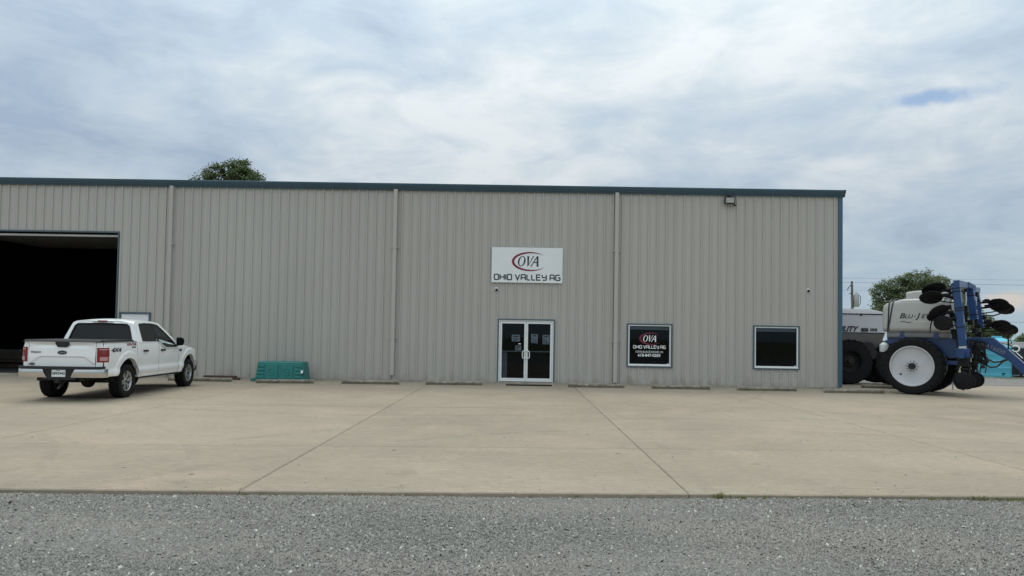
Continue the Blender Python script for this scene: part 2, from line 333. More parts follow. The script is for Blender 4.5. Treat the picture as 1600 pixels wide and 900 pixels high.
# squared lettering of the shop sign, unit height 1
def sq_letter(ch):
    a, c = .0, .12
    O = [(a+c, 0), (.8-c, 0), (.8, c), (.8, 1-c), (.8-c, 1), (a+c, 1), (a, 1-c), (a, c)]
    return {'O': ([(O, True)], .8), 'H': ([([(0, 0), (0, 1)], False), ([(.8, 0), (.8, 1)], False), ([(.07, .5), (.73, .5)], False)], .8),
            'I': ([([(0, 0), (0, 1)], False)], .0), 'V': ([([(0, 1), (.42, .02), (.84, 1)], False)], .84),
            'A': ([([(0, 0), (0, 1-c), (c, 1), (.8-c, 1), (.8, 1-c), (.8, 0)], False), ([(.07, .42), (.73, .42)], False)], .8),
            'L': ([([(0, 1), (0, c), (c, 0), (.62, 0)], False)], .62),
            'E': ([([(.78, 1), (0, 1), (0, 0), (.78, 0)], False), ([(.07, .52), (.68, .52)], False)], .78),
            'Y': ([([(0, 1), (0, .5+c), (c, .5), (.73, .5)], False), ([(.8, 1), (.8, c), (.8-c, 0), (.1, 0)], False)], .8),
            'G': ([([(.8, 1), (c, 1), (0, 1-c), (0, c), (c, 0), (.8-c, 0), (.8, c), (.8, .5), (.38, .5)], False)], .8),
            ' ': ([], .42)}[ch]
def sq_text(mb, s, x0, y0, width, height, mtx, stroke):
    adv = []; tot = 0
    for ch in s: adv.append(sq_letter(ch)[1]+.30 if ch != ' ' else .42); tot += adv[-1]
    k = width/(tot-.30); x = x0
    for ch, ad in zip(s, adv):
        strokes(mb, [([(x+p[0]*k, y0+p[1]*height) for p in pts], cl) for pts, cl in sq_letter(ch)[0]], stroke, mtx); x += ad*k
def ova_shapes(mb_red, mb_ink, mtx, k):
    """the oval swoosh and the italic O V A; units are sign pixels times k, origin at the O's centre line"""
    def arc(cx, cy, rx, ry, a0, a1, n): return [(cx+rx*math.cos(rad(a0+(a1-a0)*i/n)), cy+ry*math.sin(rad(a0+(a1-a0)*i/n))) for i in range(n+1)]
    n = 40; outer = arc(155, -5, 345, 184, 42, 322, n); vs = []; fs = []
    for i in range(n+1):
        a = 42+280*i/n; t = i/n; wdt = 48*math.sin(math.pi*min(1, max(0, t)))**.8+2; x, y = outer[i]
        dx, dy = -math.cos(rad(a)), -math.sin(rad(a)); vs += [mtx @ Vector((x*k, y*k, .002)), mtx @ Vector(((x+dx*wdt)*k, (y+dy*wdt*.9)*k, .002))]
    mb_red.add(vs, [(2*i, 2*i+2, 2*i+3, 2*i+1) for i in range(n)])
    def sh(x, y): return mtx @ Vector(((x+y*.16)*k, y*k, .0032))
    n = 36; vs = []
    for i in range(n):
        a = 2*math.pi*i/n; w = 18+13*abs(math.cos(a+.25)); vs += [sh(72*math.cos(a), 98*math.sin(a)), sh((72-w)*math.cos(a), (98-14)*math.sin(a))]
    mb_ink.add(vs, [(2*i, (2*i+2) % (2*n), (2*i+3) % (2*n), 2*i+1) for i in range(n)])
    def quad(*p, z=0.): mb_ink.add([sh(*q)+(mtx.to_3x3() @ Vector((0, 0, z))) for q in p], [tuple(range(len(p)))])
    quad((90, 96), (126, 96), (144, -62), (134, -98), (124, -98)); quad((130, -94), (146, -70), (221, 98), (199, 98))
    quad((190, 98), (223, 98), (223, 92), (190, 92), z=.0006); quad((84, 98), (130, 98), (130, 92), (84, 92), z=.0006)
    quad((184, -92), (204, -92), (292, 98), (272, 98)); quad((272, 98), (302, 98), (334, -92), (298, -92), (277, 66))
    quad((236, -9), (310, -9), (313, -29), (227, -29), z=.0006); quad((176, -92), (214, -92), (214, -97), (176, -97), z=.0006); quad((290, -92), (342, -92), (342, -97), (290, -97), z=.0006)
# ================================================================== SETTING
def sheet(name, x0, x1, y0, y1, z, mt, kind='structure', label=None, cat=None, n=1):
    mb = MB(); mb.grid(lambda u, v: (u, v, z), np.linspace(x0, x1, n+1), np.linspace(y0, y1, n+1))
    return tag(mb.build(name, mt), label, cat, None, kind)
sheet('ground', -1500, 1500, -300, 2600, -.075, M_FIELD, n=6, label='grass field lying beyond the gravel yard', cat='ground')
sheet('gravel_yard', -60, 60, -12, 39.5, -.054, M_GRAV, label='grey gravel yard around the concrete pad', cat='gravel')
FRONT_E = lambda x: 7.68+.05*x; JT1 = lambda x: 10.70+.06*x; JT2 = lambda x: 16.36+.06*x; WALL = lambda x: 24.43
pad = MB()
pad.prism([(-31, FRONT_E(-31)+.02), (25.98, FRONT_E(25.98)+.02), (25.98, 28.2), (11.25, 28.5), (11.25, 24.45), (-31, 24.45)], -.2, -.012, 'z')
pad = tag(pad.build('concrete_pad', mat('joint_filler', (.10, .085, .066), .95, 0, .3, 3.)), 'wide beige concrete pad in front of the metal building', 'pavement', None, 'structure')
cols = [-31, -26.9, -22.1, -17.3, -12.5, -7.72, -2.9, 1.9, 6.8, 11.62, 16.4, 21.2, 25.98]
def slab(x0, x1, f0, f1, g0=.006, g1=.006):
    mb = MB(); n = 12; xs = np.linspace(x0+(.011 if x0 > 6 else .0065), x1-(.011 if x1 > 6 else .0065), n+1); b = .012
    rnd = [random.uniform(-.006, .006) if (f0 is FRONT_E) else 0 for _ in xs]
    def ring(ins, z): return [(x+(ins if i == 0 else -ins if i == n else 0), f0(x)+g0+ins+rnd[i], z) for i, x in enumerate(xs)]+[(x+(ins if i == 0 else -ins if i == n else 0), f1(x)-g1-ins, z) for i, x in reversed(list(enumerate(xs)))]
    A, B, C_ = ring(0, -.12), ring(0, -b), ring(b, 0.); m_ = len(A); mb.add(A+B+C_, [(i, (i+1) % m_, (i+1) % m_+m_, i+m_) for i in range(m_)]+[(i+m_, (i+1) % m_+m_, (i+1) % m_+2*m_, i+2*m_) for i in range(m_)])
    o = 2*m_; mb.f += [(o+i, o+i+1, o+m_-2-i, o+m_-1-i) for i in range(n)]
    mb.build('concrete_slab', M_CONC, pad, smooth=20)
for i in range(len(cols)-1):
    slab(cols[i], cols[i+1], FRONT_E, JT1, 0, .0025); slab(cols[i], cols[i+1], JT1, JT2, .0025, .005); slab(cols[i], cols[i+1], JT2, WALL if cols[i] < 11 else (lambda x: 24.43), .005, .004)
for a, b in ((11.27, 16.4), (16.4, 21.2), (21.2, 25.98)): slab(a, b, lambda x: 24.44, lambda x: 28.78-.05*x*.9, .004, 0)
# loose crushed stone in front of the pad
def gravel():
    N = 330000; x = RNG.uniform(-7, 7, N); y = RNG.uniform(4.3, 8.1, N); ok = y < FRONT_E(x)-.012; x, y = x[ok], y[ok]
    x2 = RNG.uniform(-20, 20, 12000); y2 = FRONT_E(x2)-.02-np.abs(RNG.normal(0, .07, 12000)); x = np.r_[x, x2]; y = np.r_[y, y2]; N = len(x)
    s = np.clip(RNG.lognormal(math.log(.0050), .42, N), .0026, .015)
    ring = np.array([[-1, -.8, -.75], [1, -.8, -.75], [1, .8, -.75], [-1, .8, -.75], [-.45, 0, .55], [.45, 0, .55]], float)
    V = ring[None]+RNG.uniform(-.45, .45, (N, 6, 3))*np.array([1, 1, .7]); V *= (s[:, None]*RNG.uniform(.7, 1.35, (N, 3)))[:, None, :]
    tx, ty, a = RNG.normal(0, .32, N), RNG.normal(0, .32, N), RNG.uniform(0, 6.283, N); c, d = np.cos(a), np.sin(a)
    V[:, :, 2] += V[:, :, 0]*tx[:, None]+V[:, :, 1]*ty[:, None]; X_ = V[:, :, 0]*c[:, None]-V[:, :, 1]*d[:, None]; V[:, :, 1] = V[:, :, 0]*d[:, None]+V[:, :, 1]*c[:, None]; V[:, :, 0] = X_
    und = .008*np.sin(x*1.3+.5*y)+.006*np.sin(y*3.1+x*.4); V += np.stack([x, y, -.050+s*.5+und*.6+RNG.uniform(0, 1, N)**2*.009], -1)[:, None]
    F = np.array([(0, 1, 5), (0, 5, 4), (2, 3, 4), (2, 4, 5), (1, 2, 5), (3, 0, 4)]); F = (F[None]+(np.arange(N)*6)[:, None, None]).reshape(-1, 3)
    me = bpy.data.meshes.new('gravel'); me.vertices.add(N*6); me.vertices.foreach_set('co', V.reshape(-1)); nf = len(F)
    me.loops.add(nf*3); me.loops.foreach_set('vertex_index', F.reshape(-1).astype(np.int32)); me.polygons.add(nf); me.polygons.foreach_set('loop_start', np.arange(0, nf*3, 3, dtype=np.int32))
    me.update(); me.validate()
    tint = np.clip(RNG.beta(2.1, 2.3, N), 0, 1); tint = np.where(RNG.random(N) < .03, RNG.uniform(.85, 1., N), tint*.88)
    at_ = me.attributes.new('tint', 'FLOAT', 'POINT'); at_.data.foreach_set('value', np.repeat(tint, 6).astype(np.float32)); me.materials.append(M_STONE)
    tag(put('gravel', me), 'loose grey crushed stone in front of the concrete pad', 'gravel', None, 'stuff')
gravel()
def pebbles():
    mb = MB(); rr = random.Random(8)
    for k in range(420):
        x = rr.uniform(-8, 9); y = FRONT_E(x)+(abs(rr.gauss(0, .35))+.02 if k < 260 else rr.uniform(0, 13)); q = rr.uniform(.004, .011) if k < 260 else rr.uniform(.006, .016)
        vs = [(x+q*rr.uniform(.6, 1.3)*math.cos(a), y+q*rr.uniform(.6, 1.3)*math.sin(a), .001) for a in (0, 1.5, 3.1, 4.6)]+[(x+q*rr.uniform(-.4, .4), y+q*rr.uniform(-.4, .4), q*rr.uniform(.5, 1.))]
        mb.add(vs, [(0, 1, 4), (1, 2, 4), (2, 3, 4), (3, 0, 4)])
    me = mb.mesh('pebbles', M_STONE, fix=False); a_ = me.attributes.new('tint', 'FLOAT', 'POINT'); v = []
    for k in range(420): v += [rr.choice([.1, .3, .5, .8, 1.]) if k < 260 else rr.choice([0., 0., .1, .3])]*5
    a_.data.foreach_set('value', v); tag(put('pebbles', me), 'few small stones strayed onto the concrete pad', 'pebbles', None, 'stuff')
pebbles()
def blades(name, spots, label, mt=M_GRASSB, cat='grass'):
    """spots: x, y, z, radius, height, count"""
    V = []; Fc = []; T = []
    for (x, y, z, r, h, n) in spots:
        for _ in range(n):
            a = random.uniform(0, 6.28); d = r*random.random()**.7; bx, by = x+d*math.cos(a), y+d*math.sin(a)*.6; hh = h*random.uniform(.45, 1.1); la = random.uniform(0, 6.28); le = hh*random.uniform(.15, .8); w = max(.0035, hh*.035)
            px, py = -math.sin(la)*w, math.cos(la)*w; o = len(V); mx, my = bx+math.cos(la)*le*.35, by+math.sin(la)*le*.35
            V += [(bx-px, by-py, z), (bx+px, by+py, z), (mx+px*.7, my+py*.7, z+hh*.65), (mx-px*.7, my-py*.7, z+hh*.65), (bx+math.cos(la)*le, by+math.sin(la)*le, z+hh)]
            Fc += [(o, o+1, o+2, o+3), (o+3, o+2, o+4)]; T += [random.random()]*5
    me = bpy.data.meshes.new(name); me.from_pydata(V, [], Fc); a_ = me.attributes.new('tint', 'FLOAT', 'POINT'); a_.data.foreach_set('value', T); me.materials.append(mt)
    return tag(put(name, me), label, cat, None, 'stuff')
sp = []
for px, r, h, n in ((1122, .035, .085, 26), (1127, .03, .12, 12), (1138, .03, .07, 9), (1159, .04, .05, 30), (1196, .03, .06, 8), (1240, .03, .045, 8), (1317, .03, .045, 8), (1334, .02, .05, 4), (1425, .05, .055, 16), (1455, .05, .065, 12), (1480, .03, .06, 6), (1513, .02, .05, 5), (1533, .06, .08, 22), (1560, .1, .05, 40), (1585, .1, .05, 40), (380, .02, .03, 6), (905, .03, .03, 5), (985, .03, .03, 6)):
    d = ray(px, 772); x = d.x/d.y*7.75; y = FRONT_E(x)-.03; sp.append((y*d.x/d.y, y, -.04, r*1.5, h*.78, int(n*1.3)))
for _ in range(60): x = random.uniform(-7, 9); sp.append((x, FRONT_E(x)-.02, -.04, .04, .025, 3))
blades('grass_tufts', sp, 'small green weeds growing along the edge of the concrete', M_GRASSB, 'weeds')
sp = [(random.uniform(12, 34), random.uniform(33.6, 35.4), -.05, .25, random.uniform(.06, .16), 9) for _ in range(520)]+[(29.6, 34.3, -.05, .35, .5, 70), (26.2, 34.6, -.05, .3, .3, 40)]
blades('verge_grass', sp, 'strip of rough grass at the foot of the blue tanks', M_GRASSB, 'grass')
# ================================================================== BUILDING
BY = 24.5; ZT = 6.70; ZB = .06
bld = empty('metal_building', (0, BY, 0), label='long taupe metal building with ribbed siding and teal gutter', cat='building')
OPEN = [(-19.6, -13.88, -1, 4.99), (-.645, 1.295, -1, 2.20), (3.80, 5.335, .67, 2.12), (8.135, 9.70, .67, 2.125), (-13.74, -12.69, -1, 2.22)]
PROF = [(0, 0), (.045, 0), (.052, -.004), (.072, -.004), (.079, 0), (.122, 0), (.134, -.037), (.171, -.037), (.183, 0), (.226, 0), (.233, -.004), (.253, -.004), (.260, 0)]
def prof_y(x): return float(np.interp(x % .3048, [p[0] for p in PROF]+[.3048], [p[1] for p in PROF]+[0]))
PX0 = 11.05-.9144*40
def siding(X0, clip_right=None):
    xs = sorted({round(k*.3048+p[0], 5) for k in range(3) for p in PROF}|{.9144})
    ops = [o for o in OPEN if o[0] < X0+.9144 and o[1] > X0]
    for o in ops:
        for e in o[:2]:
            if 0 < e-X0 < .9144: xs.append(round(e-X0, 5))
    xs = sorted(set(xs)); mb = MB()
    for a, b in zip(xs[:-1], xs[1:]):
        mid = X0+(a+b)/2; iv = [(ZB, ZT)]
        for o in ops:
            if o[0] < mid < o[1]: iv = [q for z0, z1 in iv for q in ((z0, min(z1, o[2])), (max(z0, o[3]), z1)) if q[1]-q[0] > .01]
        ya, yb = prof_y(a), prof_y(b-1e-5)
        for z0, z1 in iv: mb.add([(a, ya, z0), (b, yb, z0), (b, yb, z1), (a, ya, z1)], [(0, 1, 2, 3)])
    return mb.mesh('siding_panel', M_SIDE, fix=False), bool(ops)
plain = None
for k in range(40):
    X0 = PX0+.9144*k
    if any(o[0] < X0+.9144 and o[1] > X0 for o in OPEN): me = siding(X0)[0]
    else: plain = plain or siding(X0)[0]; me = plain
    put('siding_panel', me, bld, (X0, random.uniform(-.0015, .0015), 0))
for k in range(32):                                    # the right-hand end wall
    o = put('siding_panel', plain, bld, (11.10, .05+.9144*k, 0)); o.rotation_euler = (0, 0, math.pi/2)
mb = MB(); mb.box(PX0, 11.16, -.055, .3, -.1, .058); mb.box(11.0, 11.165, .3, 29.4, -.1, .058); mb.build('foundation', M_FOUND, bld)
mb = MB(); mb.box(PX0-.1, PX0-.02, 0, 29.4, 0, 6.7); mb.box(PX0, 11.1, 29.3, 29.38, 0, 6.7); mb.build('rear_wall', M_SIDE, bld)
mb = MB(); mb.prism([(-.02, 6.72), (14.7, 8.0), (29.45, 6.72), (29.45, 6.8), (14.7, 8.1), (-.02, 6.80)], PX0-.1, 11.2, 'x'); mb.build('roof', M_SIDE, bld)
mb = MB(); mb.prism([(14.7, 7.95), (.2, 6.7), (29.2, 6.7)], 11.06, 11.12, 'x'); mb.build('gable_panel', M_SIDE, bld)
gp = [(.0, 6.615), (-.075, 6.615), (-.085, 6.655), (-.10, 6.665), (-.115, 6.70), (-.15, 6.75), (-.165, 6.795), (-.165, 6.835), (-.14, 6.845), (-.02, 6.86), (.0, 6.845)]
mb = MB(); x = PX0-.2; L = (11.19-x)/9
for k in range(9): mb.prism(gp, x+k*L+.002, x+(k+1)*L-.002, 'x')
mb.prism([(p[0]*1.06+.0, 6.73+(p[1]-6.73)*1.06) for p in gp], 11.19, 11.225, 'x'); mb.build('gutter', M_TRIM, bld, smooth=25)
mb = MB(); mb.prism([(.0, 6.615), (.0, 6.86), (14.7, 8.2), (14.7, 7.95)], 11.12, 11.19, 'x'); mb.prism([(29.4, 6.615), (29.4, 6.86), (14.7, 8.2), (14.7, 7.95)], 11.12, 11.19, 'x'); mb.build('rake_trim', M_TRIM, bld)
mb = MB(); mb.box(11.03, 11.17, -.05, .14, .062, 6.62); mb.build('corner_trim', M_TRIMB, bld, bevel=.006)
for X, z0 in ((-12.03, .10), (-4.26, .22), (3.385, .09)):
    mb = MB(); mb.box(X-.065, X+.065, -.15, -.037, z0, 6.635); d = mb.build('downspout', M_SIDE, bld, bevel=.008)
    for z in (1.5, 4.6): mb = MB(); mb.box(X-.12, X+.12, -.153, -.035, z, z+.03); mb.build('strap', M_SIDE, d)
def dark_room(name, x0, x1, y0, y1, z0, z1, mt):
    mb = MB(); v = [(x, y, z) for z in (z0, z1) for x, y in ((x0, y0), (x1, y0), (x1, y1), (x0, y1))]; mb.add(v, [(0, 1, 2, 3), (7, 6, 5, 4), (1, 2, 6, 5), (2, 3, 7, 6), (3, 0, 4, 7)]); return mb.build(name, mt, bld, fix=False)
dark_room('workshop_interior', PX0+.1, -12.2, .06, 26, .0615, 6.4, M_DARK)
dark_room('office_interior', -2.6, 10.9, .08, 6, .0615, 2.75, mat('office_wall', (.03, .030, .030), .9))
def ring_xz(mb, x0, x1, z0, z1, wl, wr, wb, wt, y0, y1):
    mb.box(x0, x0+wl, y0, y1, z0, z1); mb.box(x1-wr, x1, y0, y1, z0, z1)
    if wt: mb.box(x0+wl, x1-wr, y0, y1, z1-wt, z1)
    if wb: mb.box(x0+wl, x1-wr, y0, y1, z0, z0+wb)
    return mb
# overhead door, rolled up under the ceiling
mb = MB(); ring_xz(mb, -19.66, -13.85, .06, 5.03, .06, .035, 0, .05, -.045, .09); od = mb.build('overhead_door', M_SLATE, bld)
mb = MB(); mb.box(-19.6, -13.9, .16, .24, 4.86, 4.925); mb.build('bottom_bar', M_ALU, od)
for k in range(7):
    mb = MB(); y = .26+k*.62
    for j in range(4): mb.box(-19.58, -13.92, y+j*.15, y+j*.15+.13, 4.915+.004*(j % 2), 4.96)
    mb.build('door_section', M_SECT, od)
for X in (-19.56, -13.93): mb = MB(); mb.box(X-.03, X+.03, .12, 5, 4.98, 5.03); mb.build('track', M_GREY, od)
# white walk door beside the overhead door (mostly behind the pickup)
mb = MB(); ring_xz(mb, -13.76, -12.67, .06, 2.24, .06, .06, 0, .06, -.05, .06); wd = mb.build('walk_door', M_SLATE, bld)
mb = MB(); mb.box(-13.695, -12.735, -.015, .03, .065, 2.175); mb.build('door_leaf', M_WHITE, wd, bevel=.004)
mb = MB(); mb.tube([(-12.82, -.02, 1.05), (-12.82, -.07, 1.05), (-12.95, -.07, 1.05)], .012); mb.build('handle', M_SILVER, wd, smooth=40)
# glass double door
mb = MB(); ring_xz(mb, -.665, 1.315, .058, 2.225, .045, .045, 0, .04, -.048, .06); dd = mb.build('entrance_door', M_SLATE, bld)
mb = MB(); ring_xz(mb, -.62, 1.27, .06, 2.185, .045, .045, .0, .04, -.03, .05); mb.build('door_frame', M_ALU, dd, bevel=.003)
for a, b, hx in ((-.57, .322, .27), (.328, 1.22, .38)):
    mb = MB(); ring_xz(mb, a, b, .075, 2.14, .062, .062, .115, .075, -.012, .034); mb.build('door_leaf', M_ALU, dd, bevel=.003)
    mb = MB(); mb.box(a+.06, b-.06, .008, .014, .185, 2.07); mb.build('pane', M_PANE, dd)
    s = -1 if hx < .325 else 1; mb = MB(); x = .325+s*.030; mb.tube([(x, -.012, .87), (x, -.06, .87), (x+s*.075, -.075, .88), (x+s*.09, -.075, .93), (x+s*.09, -.075, 1.07), (x+s*.075, -.075, 1.12), (x, -.06, 1.13), (x, -.012, 1.13)], .017, 8); mb.build('handle', M_ALU, dd, smooth=50)
    mb = MB(); mb.box(a+.05, b-.05, .05, .085, 1.09, 1.125); mb.build('push_bar', M_GREY, dd, bevel=.003)
for x0, x1, z0, z1, n in ((-.17, .115, 1.45, 1.68, 3), (-.045, .16, 1.14, 1.31, 3), (.50, .73, 1.40, 1.71, 4), (.895, 1.14, 1.37, 1.69, 4)):
    mb = MB(); mb.box(x0, x1, .0155, .0165, z0, z1); pp = mb.build('notice', M_PAPER, dd)
    mb = MB(); mb.box(x0+.05, x1-.05, .0058, .0066, z1-.075, z1-.035)
    for k in range(n): mb.box(x0+.03, x1-.03-random.uniform(0, .08), .0058, .0066, z0+.03+k*.035, z0+.04+k*.035)
    mb.build('print', M_INK, pp)
mb = MB(); mb.box(.06, .145, -.016, -.0125, 1.355, 1.385); mb.build('lock_plate', M_WHITE, dd)
mb = MB(); mb.box(-.56, -.33, .35, .6, .065, 1.05); mb.build('cabinet', M_GREY, dd)
def window(x0, x1, z0, z1):
    mb = MB(); ring_xz(mb, x0-.015, x1+.015, z0-.035, z1+.02, .05, .05, .05, .045, -.046, .05); w = mb.build('window', M_SLATE, bld)
    mb = MB(); ring_xz(mb, x0+.035, x1-.035, z0+.02, z1-.025, .045, .045, .06, .04, -.03, .04); mb.box(x0+.03, x1-.03, -.052, -.03, z0+.012, z0+.045); mb.build('window_frame', M_ALU, w, bevel=.003)
    mb = MB(); mb.box(x0+.075, x1-.075, .004, .010, z0+.075, z1-.06); mb.build('pane', M_PANE, w)
    mb = MB(); mb.box(x1-.16, x1-.10, -.004, .003, z0+.085, z0+.105); mb.build('sticker', M_WHT_INK, w)
    mb = MB(); mb.box(x0+.08, x1-.08, .06, .09, z1-.19, z1-.065); mb.build('blind_rail', M_GREY, w)
    return w
w1 = window(3.80, 5.335, .67, 2.12); w2 = window(8.135, 9.70, .67, 2.125)
def dpix(cx, cz, k, y): return frame3((cx, y, cz), (1, 0, 0), (0, 0, 1))
a, b = MB(), MB(); ova_shapes(a, b, dpix(4.435, 1.625, 1, -.0), .00113); a.build('swoosh', M_RED, w1, fix=False); b.build('initials', M_WHT_INK, w1, fix=False)
mb = MB(); sq_text(mb, 'OHIO VALLEY AG', 4.02, 1.285, 1.10, .10, dpix(0, 0, 1, -.0), .019); mb.build('lettering', M_WHT_INK, w1, fix=False)
text('lettering', '12776 BLACKHAWK LN', .098, M_WHT_INK, w1, FRONT(4.565, -.0, 1.135), sx=.93)
text('lettering', '618-847-0283', .138, M_WHT_INK, w1, FRONT(4.565, -.0, 1.005), bold=.003, sx=1.0)
# hung on the wall: the sign, the floodlight, two cameras
sg = empty('shop_sign', (.32, BY-.055, 4.08), label='white sign board with red oval swoosh reading OHIO VALLEY AG above the glass doors', cat='sign')
mb = MB(); mb.box(-1.225, 1.22, -.012, .018, -.605, .61); mb.build('board', M_WHITE, sg, bevel=.004)
k = 2.445/1352; a, b = MB(), MB(); mtx = frame3((-.21+.02, -.0125, .138), (1, 0, 0), (0, 0, 1)); ova_shapes(a, b, mtx, k); a.build('swoosh', M_RED, sg, fix=False); b.build('initials', M_INK, sg, fix=False)
mb = MB(); sq_text(mb, 'OHIO VALLEY AG', -1.125, -.508, 2.26, .182, frame3((0, -.0125, 0), (1, 0, 0), (0, 0, 1)), .041); mb.build('lettering', M_INK, sg, fix=False)
fl = empty('floodlight', (7.25, BY, 6.42), label='black floodlight with a pale lens under the gutter', cat='light')
tilt = Matrix.Translation((0, -.19, 0)) @ Matrix.Rotation(rad(12), 4, 'X') @ Matrix.Rotation(rad(-6), 4, 'Z')
mb = MB(); mb.box(-.185, .175, .0, .10, -.125, .115, tilt); mb.build('housing', M_BLACK, fl, bevel=.012)
mb = MB(); mb.box(-.145, .14, -.008, .0, -.085, .085, tilt); mb.build('lens', mat('lens_glass', (.42, .43, .41), .15, 0, .2, 14.), fl, bevel=.003)
mb = MB(); mb.box(-.05, .05, -.10, -.03, .10, .19); mb.box(-.035, .035, -.12, -.0, .16, .185); mb.build('bracket', M_BLACK, fl, bevel=.006)
mb = MB(); mb.tube([(.12, -.06, -.13), (.20, -.07, -.15), (.22, -.09, -.15)], [.012, .03, .03], 10); mb.build('sensor', M_BLACK, fl, smooth=40)
def dome_cam(X, Z, label):
    c = empty('security_camera', (X, BY-.005, Z), label=label, cat='camera', group='security cameras on the wall')
    mb = MB(); mb.lathe([(0, .0), (.055, .0), (.06, -.02), (.052, -.05), (0, -.055)], (0, 0, .0), (0, 1, 0), 20); mb.build('base', M_WHITE, c, smooth=40)
    mb = MB(); mb.lathe([(.045, -.05), (.042, -.075), (.026, -.098), (0, -.105)], (0, 0, -.008), (0, 1, .25), 18); mb.build('lens', M_BLACK, c, smooth=60)
dome_cam(-.72, 3.24, 'small white dome camera just below the left end of the shop sign')
dome_cam(10.0, 3.38, 'small white dome camera high on the wall above the plain right window')
# ================================================================== SMALL THINGS ON THE PAD
def stop_mesh():
    mb = MB(); L = .925; prof = [(-.066, 0), (-.086, .078), (-.06, .122), (.05, .122), (.08, .07), (.075, 0)]
    n = 24; xs = [-L, -L+.03]+list(np.linspace(-L+.06, L-.06, n))+[L-.03, L]; vs = []; rr = random.Random(4)
    for i, x in enumerate(xs):
        s = .8 if i in (0, len(xs)-1) else .94 if i in (1, len(xs)-2) else 1.
        vs += [(x, y*s+rr.uniform(-.003, .003), z*(.5+.5*s)+rr.uniform(-.004, .003)*(z > 0)) for y, z in prof]
    m_ = len(prof); fs = [(i*m_+j, i*m_+j+1, (i+1)*m_+j+1, (i+1)*m_+j) for i in range(len(xs)-1) for j in range(m_-1)]; fs += [tuple(range(m_)), tuple(range(len(vs)-m_, len(vs)))]
    mb.add(vs, fs); return mb.mesh('wheel_stop', M_STOP)
sm = stop_mesh(); fm = MB(); fm.add([(-.915, -.070, .004), (.915, -.070, .004), (.915, -.0885, .074), (-.915, -.0885, .074), (-.915, -.0665, .117), (.915, -.0665, .117)], [(0, 1, 2, 3), (3, 2, 5, 4)]); fm = fm.mesh('dark_front', M_DKCONC, fix=False); holes = MB(); holes.lathe([(0, .1235), (.018, .1235)], (-.6, 0, 0), (0, 0, 1), 10); holes.lathe([(0, .1235), (.018, .1235)], (.6, 0, 0), (0, 0, 1), 10); hm = holes.mesh('pin_hole', M_DARK, fix=False)  # darker strip laid just proud of the stop's front face
for X, Y, rz, sc, lb in ((-10.25, 23.05, -.04, 1.13, 'concrete wheel stop partly behind the pickup front wheel'), (-7.40, 22.80, .14, .97, 'concrete wheel stop in front of the teal plastic tub'),
        (-4.72, 23.10, .05, 1., 'concrete wheel stop beneath the middle downspout with a dark face'), (-2.03, 23.38, .07, 1., 'concrete wheel stop just left of the glass doors'),
        (2.62, 23.32, .01, 1., 'concrete wheel stop just right of the glass doors'), (5.38, 23.28, .02, 1.03, 'concrete wheel stop under the lettered window'),
        (8.14, 23.18, .06, 1.05, 'concrete wheel stop under the left half of the plain window'), (10.80, 22.86, .04, 1.06, 'pale concrete wheel stop at the teal corner of the building'),
        (12.95, 25.3, -.28, .72, 'short concrete wheel stop behind the others beside the dark wagon wheel')):
    o = empty('wheel_stop', (X, Y, 0), rz, lb, 'wheel stop', 'concrete wheel stops along the wall'); o.scale = (sc, 1, 1)
    put('bar', sm, o); put('dark_front', fm, o); put('pin_hole', hm, o)
mb = MB(); mb.box(-.62, .62, -.07, .07, 0, .075); mb.box(-.60, .5, -.06, .08, .077, .135); tag(mb.build('timber', M_WOOD, None, bevel=.008, loc=(-9.93, 23.95, .0)), 'dark reddish timbers lying against the wall behind a wheel stop', 'timber').rotation_euler = (0, 0, -.03)
mb = MB()
for k in range(6): mb.box(-.76, .76, -.11+k*.036, -.11+k*.036+.024, .0, .035)
mb.box(-.76, .76, -.115, .115, .004, .02); tag(mb.build('door_mat', M_BLACK, None, loc=(.43, 23.6, .003)), 'dark ribbed door mat on the concrete before the glass doors', 'mat')
# teal tub lying upside down
tub = empty('plastic_tub', (-7.80, 23.78, 0), .03, 'teal moulded plastic tub turned upside down against the wall', 'tub')
def tub_shell():
    mb = MB(); zb, zt = .05, .66
    def q(s, t):      # s around, t up; rounded frustum
        a = 2*math.pi*s; e = .22; cx, sy = math.copysign(abs(math.cos(a))**e, math.cos(a)), math.copysign(abs(math.sin(a))**e, math.sin(a))
        return (cx*(.825-.065*t), sy*(.44-.10*t), zb+(zt-zb)*t)
    us = np.linspace(0, 1, 97); mb.grid(q, us, [0, .12, .125, .5, .94]); top = [q(u, .94) for u in us[:-1]]; ins = [(p[0]*.965, p[1]*.93, .655) for p in top]
    mb.add(top+ins, [(i, (i+1) % 96, (i+1) % 96+96, i+96) for i in range(96)]+[tuple(range(96, 192))]); return mb
tub_shell().build('shell', M_TEAL, tub, smooth=40)
fy = lambda z: -(.44-.10*(z-.05)/.61)
def on_face(mb, x0, x1, z0, z1, d, t=.012):
    vs = [(x0, fy(z0)+.02, z0), (x1, fy(z0)+.02, z0), (x1, fy(z1)+.02, z1), (x0, fy(z1)+.02, z1)]; vs2 = [(x, y-.02-d, z) for x, y, z in vs]
    mb.add(vs+vs2, [(4, 5, 6, 7), (0, 1, 5, 4), (1, 2, 6, 5), (2, 3, 7, 6), (3, 0, 4, 7)])
for cx in (-.26, .24):
    mb = MB(); on_face(mb, cx-.20, cx+.20, .10, .57, .034); mb.build('raised_panel', M_TEAL, tub, bevel=.012)
    mb = MB(); c = Vector((cx, fy(.32)-.034, .32)); ax = Vector((0, -1, .16)).normalized(); mb.lathe([(.125, .0), (.12, .014), (.10, .014), (.09, .004), (.05, .004), (.04, .012), (0, .012)], c, ax, 8); mb.build('boss', M_TEAL, tub, smooth=30)
